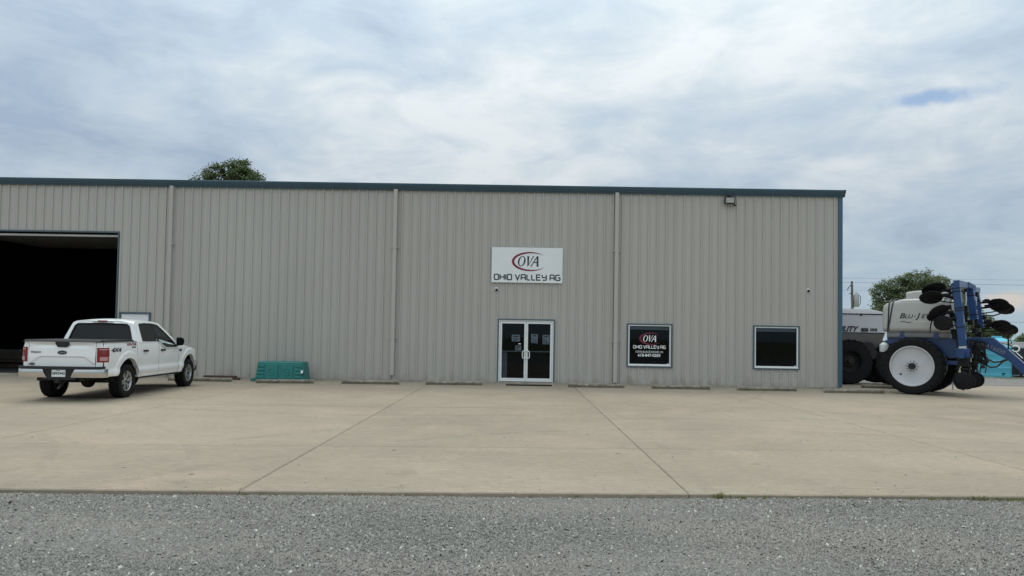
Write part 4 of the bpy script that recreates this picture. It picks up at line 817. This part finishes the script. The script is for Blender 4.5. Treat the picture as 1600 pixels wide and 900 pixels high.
for s, x, dx in (('B', -.40, .155), ('LU', -.255, 0), ('-', .015, 0), ('J', .105, 0), ('ET', .225, 0)):
    big = s in 'BJ'; text('lettering', s, .235 if big else .175, M_INK, tk, FRONT(x, .285, 2.43 if s != '-' else 2.45), shear=.3, sx=1.12, bold=.004 if big else .002, align='LEFT')
mb = MB()
for k in range(12): x = -.37+k*.026; mb.box(x, x+.0262, .282, .287, 2.30+.013*math.sin(k*.55), 2.318+.013*math.sin(k*.55))
mb.build('wave_mark', M_INK, tk)
text('lettering', 'EQUIPMENT', .075, M_WHT_INK, tk, FRONT(.22, .285, 2.29), shear=.3)
# frame
mb = MB()
for y in (.52, 1.80): mb.box(-.82, 1.62, y, y+.12, 1.60, 1.80)
for x in (-.80, -.1, 1.35): mb.box(x, x+.14, .64, 1.80, 1.62, 1.79)
fr_ = mb.build('frame', M_BLUE, app, bevel=.008)
for x in (-.35, .62): mb = MB(); mb.prism([(x-.07, 1.79), (x+.09, 1.79), (x+.04, 1.99), (x-.03, 1.99)], .36, .44, 'y'); mb.build('cradle_leg', M_BLUE, app)
for y in (.50, 1.84): mb = MB(); mb.prism([(.28, 1.62), (1.60, 1.62), (1.56, 1.34), (1.30, 1.22), (.98, 1.17), (.62, 1.42)], y, y+.05, 'y'); mb.build('gusset', M_BLUE, app, bevel=.004)
mb = MB(); mb.box(-.10, .14, .30, 2.1, .78, 1.02); mb.box(-.08, .12, .55, .70, 1.0, 1.62); mb.box(-.08, .12, 1.72, 1.87, 1.0, 1.62); mb.build('axle', M_BLUE, app, bevel=.008)
mb = MB(); mb.box(.60, 1.50, .42, .54, .98, 1.10); mb.box(1.38, 1.52, -.4, 2.5, 1.20, 1.36); mb.build('tool_bar', M_BLUE, app, bevel=.006)
mb = MB(); mb.lathe([(0, .0), (.125, .0), (.14, .02), (.14, .24), (.08, .29), (.06, .32), (0, .32)], (-.93, .62, 1.32), (0, 0, 1), 20); mb.build('rinse_jug', M_WHITE, app, smooth=40)
# tongue: outline in its own plane on the machine's centre line
TY = 1.0
def mloc(px, py, yo):
    d = ray(px, py); t = ((AP0-Vector((0, 0, HC))).dot(AW)+yo)/d.dot(AW); p = Vector((0, 0, HC))+d*t-AP0; return (p.dot(AU), p.z)
tp = [mloc(*p, TY-.13) for p in ((1495, 527), (1551, 527.5), (1567, 539), (1600, 568), (1630, 594), (1630, 610), (1598, 585), (1574, 562), (1541, 545), (1495, 545))]
mb = MB(); mb.prism(tp, TY-.13, TY+.13, 'y'); tg_ = mb.build('tongue', M_BLUE, app, bevel=.012)
a, b = mloc(1539, 541, TY-.13), mloc(1569, 553, TY-.13); dv = Vector((b[0]-a[0], 0, b[1]-a[1])).normalized()
text('lettering', 'AT6020', .165, M_TARP, tg_, frame3((a[0], TY-.136, a[1]-.02), dv, (-dv.z, 0, dv.x)), align='LEFT', sx=1.0, ext=.001)
r_ = mloc(1586, 545, TY-.13); mb = MB(); mb.tube([(r_[0]+.09*math.cos(rad(t)), TY, r_[1]+.09*math.sin(rad(t))) for t in range(-160, 150, 20)], .022, 8); mb.build('clevis', M_WHITE, app, smooth=60)
r_, r2 = mloc(1588, 551, TY-.13), mloc(1598, 560, TY-.13); mb = MB(); mb.tube([(r_[0], TY-.16, r_[1]), (r2[0], TY-.16, r2[1])], .02, 8); mb.build('tongue_pin', M_SILVER, app, smooth=60)
a = mloc(1575.5, 522, TY); b = mloc(1575.5, 546, TY); mb = MB(); mb.tube([(a[0], TY, a[1]), (b[0], TY, b[1])], .022, 8); mb.tube([(a[0]+.02+.06*math.cos(rad(t)), TY, a[1]-.25+.06*math.sin(rad(t))) for t in range(-90, 120, 20)], .012, 6); mb.build('hose_stand', M_STEEL, app, smooth=60)
# folded wings
def wing_post(x0, z0, x1, z1, y, w, d, bands, cap=True):
    mb = MB(); mb.beam((x0, y, z0), (x1, y, z1), w, d, (0, 1, 0)); p = mb.build('wing_post', M_BLUE, app, bevel=.012)
    dirv = Vector((x1-x0, 0, z1-z0))
    for t in bands:
        mb = MB(); c = Vector((x0, y, z0))+dirv*t; n = dirv.normalized(); mb.beam(c-n*.012, c+n*.012, w+.02, d+.02, (0, 1, 0)); mb.build('band', M_STEEL, p)
    if cap: mb = MB(); c = Vector((x1, y, z1)); n = dirv.normalized(); mb.beam(c, c+n*.075, w*.98, d*.98, (0, 1, 0)); mb.build('end_cap', M_SILVER, p, bevel=.006)
    return p
wing_post(1.265, 3.50, 1.445, 1.56, -.10, .205, .22, (.09, .14, .40, .44, .70))
wing_post(1.405, 3.42, 1.525, 2.40, 1.20, .20, .20, (.25, .85), False)
wing_post(1.405, 3.43, 1.555, 2.15, 2.20, .15, .18, (.3,), False)
mb = MB(); mb.beam((1.29, -.2, 3.47), (1.33, 1.0, 3.475), .17, .20, (0, 0, 1)); mb.beam((1.33, .92, 3.50), (1.45, 1.36, 3.40), .20, .18, (0, 0, 1)); mb.build('wing_bridge', M_BLUE, app, bevel=.012)
mb = MB(); mb.beam((1.44, 1.25, 3.36), (1.44, 2.25, 3.40), .16, .16, (0, 0, 1)); mb.build('wing_link', M_BLUE, app, bevel=.012)
mb = MB(); mb.box(1.28, 1.62, -.22, .05, 1.22, 1.50); mb.build('fold_hinge', M_BLUE, app, bevel=.012)
mb = MB(); mb.box(1.33, 1.60, -.24, .07, .95, 1.215); mb.build('hinge_arm', M_STEEL, app, bevel=.012); mb = MB(); mb.box(1.40, 1.62, -.16, .03, .70, .945); mb.build('hinge_foot', M_STEEL, app, bevel=.012)
mb = MB(); mb.box(1.40, 1.47, -.235, -.215, 1.27, 1.305); mb.build('sticker', M_WHT_INK, app)
for x, y, z0, z1 in ((1.40, .60, 2.35, 3.30), (1.50, 1.65, 2.2, 3.2)):
    mb = MB(); mb.tube([(x, y, z0), (x, y, (z0+z1)/2)], .045, 12); c = mb.build('cylinder', M_STEEL, app, smooth=40); mb = MB(); mb.tube([(x, y, (z0+z1)/2), (x, y, z1)], .022, 10); mb.build('rod', M_SILVER, c, smooth=40)
    for z in (z0, z1): mb = MB(); mb.box(x-.05, x+.05, y-.06, y+.06, z-.05, z+.05); mb.build('clevis', M_STEEL, c, bevel=.01)
# disc openers
def disc(x, y, z, R, tilt, roll, arm, blade=None):
    """tilt: degrees the disc face leans from the side view (90 = edge on), roll: slope of its long axis in the side view"""
    o = empty('disc_opener', (x, y, z), parent=app); m = Matrix.Rotation(rad(-roll), 4, 'Y') @ Matrix.Rotation(rad(tilt), 4, 'X')
    mb = MB(); mb.lathe([(0, -.035), (.05, -.035), (.055, -.015), (R*.55, -.006), (R*.9, .0), (R, .006), (R*.9, .012), (R*.5, .004), (.05, .012), (.05, .04), (0, .04)], (0, 0, 0), (0, 1, 0), 36); me = mb.mesh('disc', M_STEEL, 25); me.transform(m); put('disc', me, o)
    mb = MB(); mb.lathe([(R*.62, .02), (R*.92, .035), (R*.95, .06), (R*.92, .085), (R*.62, .09)], (.06, .0, -.02), (0, 1, 0), 32); me = mb.mesh('gauge_wheel', M_RUBBER, 40); me.transform(m); put('gauge_wheel', me, o)
    mb = MB(); a = Vector(arm)-Vector((x, y, z)); mid = a*.55+Vector((0, .02, .05)); mb.tube([(0, .03, 0), mid, a], [.02, .03, .035], 8); mb.beam(mid-a.normalized()*.1, mid+a.normalized()*.12, .07, .06); put('arm', mb.mesh('arm', M_STEEL, 40), o)
    mb = MB(); e = a+Vector((0, .05, -.17)); mb.tube([(.03, -.02, -.03), e*.5+Vector((0, 0, -.03)), e], .018, 7); put('link', mb.mesh('link', M_STEEL, 40), o)
    mb = MB(); c_ = a*.62; mb.tube([c_+Vector((-.10, 0, .07)), c_+Vector((.10, 0, .09))], .055, 10); put('spring', mb.mesh('spring', M_STEEL, 40), o)
    if blade:
        mb = MB(); pts = [Vector(p)-Vector((x, y, z)) for p in blade]; mb.tube(pts, [.014]+[.022]*(len(pts)-2)+[.012], 7); put('knife', mb.mesh('knife', M_STEEL, 50), o)
    return o
disc(.70, -.36, 3.27, .31, 62, 17, (1.25, -.12, 3.15)); disc(.63, -.40, 3.02, .30, 55, 6, (1.28, -.12, 3.05))
disc(.82, -.38, 2.53, .31, 66, 38, (1.30, -.12, 2.50), [(.55, -.36, 2.50), (.62, -.36, 2.40), (.74, -.35, 2.36)]); disc(.95, -.40, 2.26, .235, 10, 0, (1.33, -.12, 2.35), [(.62, -.38, 1.97), (.64, -.38, 2.2), (.70, -.38, 2.42)])
disc(2.0, 2.2, 2.89, .27, 42, -10, (1.50, 2.2, 2.98), [(1.55, 2.2, 2.56), (1.9, 2.2, 2.56), (2.2, 2.2, 2.68), (2.36, 2.2, 2.83)]); disc(2.12, 2.35, 2.78, .26, 48, -12, (1.50, 2.2, 2.80))
disc(2.06, 2.2, 2.22, .25, 45, -6, (1.53, 2.2, 2.32), [(1.9, 2.2, 1.98), (2.2, 2.2, 1.98), (2.36, 2.2, 2.07), (2.43, 2.2, 2.14)]); disc(2.22, 2.35, 2.10, .25, 48, -8, (1.55, 2.2, 2.22))
disc(1.48, -.28, .53, .265, 6, 0, (1.50, -.08, .95), [(1.24, -.3, .62), (1.24, -.3, .45), (1.33, -.3, .30), (1.52, -.3, .25)]); disc(1.50, .45, .53, .26, 8, 0, (1.50, .45, 1.2)); disc(1.50, 1.05, .53, .26, 8, 0, (1.50, 1.05, 1.2))
# valves, clamps and hoses between the post and the tongue
rr = random.Random(3)
for k in range(34):
    x, y, z = 1.50+rr.uniform(-.02, .50), .1+rr.uniform(0, 1.0), rr.uniform(.80, 1.72); s_ = rr.uniform(.03, .085)
    x -= max(0, (1.1-z))*.15; mb = MB(); mb.box(-s_, s_, -s_*.8, s_*.8, -s_*rr.uniform(.6, 1.6), s_*rr.uniform(.6, 1.6), Matrix.Rotation(rr.uniform(-.5, .5), 4, 'Y')); mb.build('valve', rr.choice([M_STEEL, M_STEEL, M_BLACK, M_BLACK, M_UNDER, M_STEEL]), app, bevel=.008, loc=(x, y, z))
for k in range(16):
    x, y = 1.5+rr.uniform(0, .40), rr.uniform(.0, 1.0); mb = MB(); mb.tube([(x, y, 1.75), (x+rr.uniform(-.08, .08), y, 1.4), (x+rr.uniform(-.1, .1), y, 1.05), (x-.05+rr.uniform(-.08, .05), y, .75)], .016, 6); mb.build('hose', M_HOSE, app, smooth=60)
for pts in (((1519, 540), (1531, 552), (1541, 560), (1553, 566), (1563, 565), (1573, 561)), ((1520, 552), (1535, 568), (1548, 574), (1558, 573), (1567, 565), (1575, 562)), ((1536, 545), (1540, 553), (1540, 561), (1534, 569)), ((1531, 546), (1536, 556), (1541, 563))):
    mb = MB(); P = [mloc(*p, .75) for p in pts]; mb.tube([(p[0], .75, p[1]) for p in P], .024, 8); mb.build('hose', M_HOSE, app, smooth=60)
for k in range(9):
    y = rr.uniform(-.05, .35); x = 1.02+rr.uniform(0, .22); z = rr.uniform(1.85, 2.9); mb = MB(); mb.tube([(x, y, z), (x+.08, y-.05, z-.3), (x+rr.uniform(0, .2), y, z-.6), (1.3, y, z-.9)], .014, 6); mb.build('hose', M_HOSE, app, smooth=60)
for x, y, z, s_ in ((1.06, .0, 2.75, .06), (1.14, .05, 2.5, .07), (1.1, .0, 2.2, .06), (1.17, .1, 2.0, .07), (1.2, .0, 1.85, .06), (1.45, .4, 2.55, .06), (1.5, .7, 2.3, .07), (1.56, 1.0, 2.05, .07), (1.62, 1.3, 2.2, .06), (1.7, 2.2, 3.03, .06), (1.75, 2.2, 2.34, .07), (1.62, 2.2, 2.5, .06), (1.60, 1.5, 1.95, .07)):
    mb = MB(); mb.box(-s_, s_, -s_, s_, -s_*1.2, s_*1.2); mb.build('clamp', M_STEEL, app, bevel=.012, loc=(x, y, z))
mb = MB(); mb.lathe([(0, -.16), (.10, -.16), (.115, -.14), (.115, .10), (.07, .16), (0, .16)], (1.03, -.02, 2.98), (.25, 0, 1), 18); mb.build('fill_cap', M_WHITE, app, smooth=40)
dj = ray(1489, 609); tj = -HC/dj.z; pj = Vector((0, 0, HC))+dj*tj-AP0; jx, jy = pj.dot(AU), pj.dot(AW)
mb = MB(); mb.tube([(jx, jy, .0), (jx, jy, .52)], .03, 8); mb.box(jx-.06, jx+.06, jy-.06, jy+.06, 0, .012); mb.box(jx-.05, jx+.4, jy-.04, jy+.04, .5, .58); mb.build('jack_stand', M_GREY, app, smooth=40)
# ================================================================== SPREADER WAGON BEHIND THE CORNER
wag = empty('spreader_wagon', (12.70, 27.0, 0), 0, 'white spreader wagon with grey tarp and black wheels parked behind the building corner', 'wagon')
def wx(X): return X-12.70
mb = MB(); prof = [(.0, 1.97), (.0, 2.69), (2.3, 2.69), (2.3, 1.97), (1.75, 1.25), (.55, 1.25)]; mb.prism(prof, -1.6, 1.23, 'x'); hp = mb.build('hopper', M_WAGON, wag, bevel=.01)
mb = MB(); mb.box(-1.62, 1.25, -.02, .0, 2.665, 2.70); mb.box(-1.62, 1.25, -.012, -.0, 1.955, 1.985); mb.build('rail', M_STEEL, hp); mb = MB(); mb.box(.30, .37, -.03, -.001, 2.62, 2.665); mb.build('latch', M_STEEL, hp)
mb = MB(); mb.prism([(-.02, 2.702), (.25, 2.80), (1.15, 2.93), (2.05, 2.80), (2.32, 2.702)], -1.6, 1.23, 'x'); mb.build('tarp', M_TARP, wag, smooth=50)
mb = MB(); mb.prism([(.02, 1.955), (.53, 1.27), (.50, 1.25), (-.005, 1.94)], -1.6, 1.23, 'x'); mb.build('lower_slope', M_TARP, hp)
text('lettering', 'MOBILITY', .27, M_INK, hp, FRONT(wx(12.86), -.014, 2.025), shear=.35, sx=1.0, bold=.012, align='RIGHT'); text('lettering', '800', .19, M_INK, hp, FRONT(wx(13.17), -.014, 2.02), bold=.012, sx=.95)
mb = MB()
for k in range(5): mb.box(wx(13.38)+k*.055, wx(13.38)+k*.055+.043, -.003, -.0005, 2.03, 2.15)
mb.build('bar_mark', M_INK, hp)
mb = MB(); mb.box(-1.5, 1.9, .55, .75, .95, 1.2); mb.box(-1.5, 1.9, 1.55, 1.75, .95, 1.2); mb.box(-.1, .1, .2, 2.2, .75, .95); mb.box(1.70, 1.90, .2, 2.2, .75, .95); mb.build('chassis', M_UNDER, wag)
bw, _ = farm_wheel(wag, .01, .42, .865, .42, .62, M_STEEL, 22, .03, mat('rusty_bolt', (.22, .11, .06), .7))
b2 = copy_tree(bw, wag); b2.location = (1.80, .42, .865); b2.rotation_euler = (0, .3, 0)
for x in (.01, 1.80): b3 = copy_tree(bw, wag); b3.location = (x, 1.88, .865); b3.rotation_euler = (0, 1., math.pi)
mb = MB(); mb.prism([(wx(13.16), 1.62), (wx(13.56), 1.60), (wx(13.80), 1.10), (wx(13.55), .95), (wx(13.3), 1.2)], .15, .50, 'y'); mb.build('mud_flap', M_BLACK, wag, bevel=.02)
# ================================================================== TANKS AND BIN BEYOND THE PAD
def poly_tank(x, y, r, h, label):
    o = empty('storage_tank', (x, y, -.05), label=label, cat='tank', group='pale blue storage tanks')
    pf = [(0, 0), (r, 0), (r, .03)]
    for k in range(4): z = h*(.08+.20*k); pf += [(r, z), (r*.985, z+.02), (r*.985, z+h*.16), (r, z+h*.18)]
    pf += [(r, h*.86), (r*.97, h*.885), (r*.35, h), (r*.3, h*1.01), (.0, h*1.01)]
    mb = MB(); mb.lathe(pf, (0, 0, 0), (0, 0, 1), 40); b = mb.build('shell', M_CYAN, o, smooth=25); mb = MB(); mb.lathe([(0, h*1.01+.09), (r*.24, h*1.01+.09), (r*.26, h*1.01+.07), (r*.26, h*1.0)], (0, 0, 0), (0, 0, 1), 24); mb.build('lid', M_CYAN, o, smooth=30)
    mb = MB(); mb.tube([(0, -r, .18), (0, -r-.12, .18)], .04, 10); mb.build('outlet', M_BLACK, o, smooth=40)
poly_tank(24.33, 36.6, .86, 1.74, 'pale blue plastic tank nearest the applicator tongue'); poly_tank(26.35, 39.2, .95, 1.98, 'taller pale blue plastic tank standing behind the other one')
bn = empty('rubbish_bin', (26.42, 36.9, -.05), 0, 'large dark bin with a sloping grey lid right of the blue tank', 'bin')
mb = MB(); mb.prism([(-.75, .12), (.75, .12), (.80, 1.62), (-.82, 1.45)], -1.0, 1.3, 'x'); mb.build('body', M_BIN, bn, bevel=.02)
mb = MB(); mb.prism([(-.88, 1.455), (-.86, 1.51), (.86, 1.80), (.86, 1.63)], -1.03, 1.33, 'x'); mb.build('lid', M_LID, bn, bevel=.012)
for k in range(4): mb = MB(); mb.box(-.85+k*.55, -.78+k*.55, -.83, -.74, .15, 1.40); mb.build('side_rib', M_BIN, bn)
for x in (-.8, 1.1):
    for y in (-.6, .6): mb = MB(); mb.lathe([(0, -.03), (.06, -.03), (.06, .03), (0, .03)], (x, y, .06), (0, 1, 0), 12); mb.build('caster', M_BLACK, bn)
# ================================================================== POLE AND WIRES
po = empty('utility_pole', (35.25, 75, -.07), 0, 'wooden utility pole with a grey transformer beyond the wagon', 'utility pole')
mb = MB(); mb.tube([(.25, 0, 0), (.05, 0, 5), (-.02, 0, 7.95)], [.17, .14, .11], 12); mb.build('pole', M_POLE, po, smooth=40)
mb = MB(); mb.lathe([(0, 5.25), (.25, 5.25), (.27, 5.3), (.27, 6.45), (.24, 6.55), (0, 6.58)], (.42, -.1, 0), (0, 0, 1), 18); mb.tube([(.36, -.1, 6.55), (.36, -.1, 6.8)], .05, 8); mb.tube([(.5, -.1, 6.55), (.5, -.1, 6.75)], .05, 8); mb.build('transformer', M_GREY, po, smooth=40)
mb = MB(); mb.tube([(.0, 0, 7.6), (-.35, -.1, 7.35), (-.55, -.1, 7.0)], .035, 6); mb.tube([(-.35, -.1, 6.6), (.1, 0, 6.75)], .04, 6); mb.build('bracket', M_STEEL, po, smooth=40)
mb = MB(); mb.tube([(.62, -.1, 6.6), (.85, -.1, 6.3), (.85, -.1, 5.6), (.62, -.1, 5.35)], .03, 6); mb.build('lead', M_STEEL, po, smooth=40)
for (x0, z0, x1, z1, Y, r, lb) in ((15, 8.05, 78, 8.40, 73.5, .008, 'highest thin power line crossing the sky right of the building'), (15, 7.72, 78, 7.82, 74, .013, 'dark power line crossing just above the trees'), (15, 7.0, 78, 6.85, 74.4, .006, 'faint power line crossing behind the top of the applicator'), (40, 3.82, 78, 3.72, 71, .010, 'low power line crossing behind the right disc arms')):
    mb = MB(); n = 16; mb.tube([(x0+(x1-x0)*i/n, Y, z0+(z1-z0)*i/n-.25*(1-(2*i/n-1)**2)*.4) for i in range(n+1)], r, 5); tag(mb.build('power_line', M_HOSE, None), lb, 'power line', 'power lines beside the building')
# ================================================================== TREES
def tree(x, y, h, lobes, n, leaf, label, mt=M_LEAF, seed=1, trunk=.3, group=None):
    """lobes: (dx, dz, rx, rz) relative to the foot, seen from the yard; depth follows rx"""
    rg = np.random.default_rng(seed); o = empty('tree', (x, y, -.07), label=label, cat='tree', group=group)
    L = [(dx, rg.uniform(-.4, .4)*rx, dz, rx, rx*.9, rz) for dx, dz, rx, rz in lobes]; wts = np.array([l[3]*l[4]*l[5] for l in L])**.75; wts /= wts.sum()
    ncl = max(40, n//42); cl = []
    for k in range(ncl):
        l = L[rg.choice(len(L), p=wts)]; d = rg.normal(size=3); d /= np.linalg.norm(d); q = rg.uniform(.35, 1.06)**.6
        cl.append((np.array(l[:3])+d*np.array(l[3:])*q, d, rg.uniform(.55, 1.25)*leaf*3.2))
    idx = rg.integers(0, ncl, n); C0 = np.array([c[0] for c in cl])[idx]; D0 = np.array([c[1] for c in cl])[idx]; R0_ = np.array([c[2] for c in cl])[idx]
    P = C0+rg.normal(size=(n, 3))*R0_[:, None]*np.array([.55, .55, .42]); nrm = D0*.6+rg.normal(size=(n, 3))*.55+np.array([0, 0, .45]); nrm /= np.linalg.norm(nrm, axis=1)[:, None]
    t1 = np.cross(nrm, rg.normal(size=(n, 3))); t1 /= np.linalg.norm(t1, axis=1)[:, None]; t2 = np.cross(nrm, t1); s = leaf*rg.uniform(.5, 1.1, n)[:, None]
    V = np.stack([P-t1*s, P+t2*s*.55+nrm*s*.12, P+t1*s, P-t2*s*.55+nrm*s*.12], 1).reshape(-1, 3); Fq = np.arange(n*4).reshape(n, 4)
    me = bpy.data.meshes.new('crown'); me.from_pydata(V.tolist(), [], Fq.tolist()); a_ = me.attributes.new('tint', 'FLOAT', 'POINT'); a_.data.foreach_set('value', np.repeat(np.clip(rg.normal(.5, .25, n), 0, 1), 4).astype(np.float32)); me.materials.append(mt); put('crown', me, o)
    mb = MB(); top = max(l[2] for l in L)
    mb.tube([(0, 0, 0), (.05, 0, h*.15), (-.04, .03, h*.35), (.06, 0, h*.6), (0, 0, top)], [trunk*1.25, trunk, trunk*.8, trunk*.45, trunk*.12], 10)
    for l in L: z0 = min(l[2]*.75, h*rg.uniform(.25, .5)); mb.tube([(0, 0, z0), (l[0]*.45, l[1]*.4, z0+(l[2]-z0)*.5), (l[0], l[1], l[2]), (l[0]*1.1, l[1], l[2]+l[5]*.6)], [trunk*.5, trunk*.33, trunk*.18, trunk*.05], 7)
    mb.build('trunk', M_BARK, o, smooth=50)
tree(-24.7, 60, 16.8, [(.2, 14.6, 1.4, 1.9), (.9, 14.8, 1.0, 1.6), (1.5, 14.2, 1.2, 1.6), (-.8, 14.1, 1.1, 1.6), (-1.9, 13.7, 1.2, 1.4), (-2.7, 13.5, 1.0, 1.2), (2.0, 13.3, 1.1, 1.3), (3.0, 13.9, .55, .8), (0, 10.8, 3.6, 3.0), (-3.3, 13.2, .7, 1.1), (-1.7, 14.9, .5, .6)], 32000, .125, 'bushy dark green tree whose crown rises behind the roof', M_LEAF, 5, .3)
tree(50.4, 90, 10.8, [(.4, 8.9, 2.3, 1.75), (2.4, 8.6, 2.2, 1.5), (-2.0, 8.3, 2.0, 1.7), (4.6, 7.9, 2.0, 1.3), (-3.9, 7.4, 1.5, 1.9), (1.0, 6.2, 4.6, 2.2), (-3.2, 5.4, 2.0, 1.7), (5.2, 6.0, 1.9, 1.8)], 42000, .15, 'broad green tree rising behind the applicator tank', M_LEAF2, 8, .4)
tree(45.0, 88, 6.6, [(.0, 5.2, 1.1, .9), (.9, 4.6, 1.0, .9), (-.5, 4.2, .9, .8), (.8, 5.6, .7, .6)], 8500, .13, 'smaller green tree left of the broad tree above the wagon', M_LEAF2, 9, .15)
tree(52.6, 80, 5.0, [(-1.4, 3.2, 1.5, 1.1), (.4, 2.9, 1.6, 1.0), (1.6, 2.4, 1.2, .8), (-.4, 4.1, .9, .8), (-1.2, 5.0, .6, .7)], 13000, .13, 'low green tree seen between the folded arms and the right discs', M_LEAF2, 10, .15)
tree(106.5, 150, 4.5, [(-.6, 2.3, 1.6, .9), (1.2, 2.6, 1.9, 1.0), (3.4, 2.4, 1.8, 1.0)], 4000, .2, 'distant round tree at the right edge above the dark bin', M_LEAF2, 12, .2)
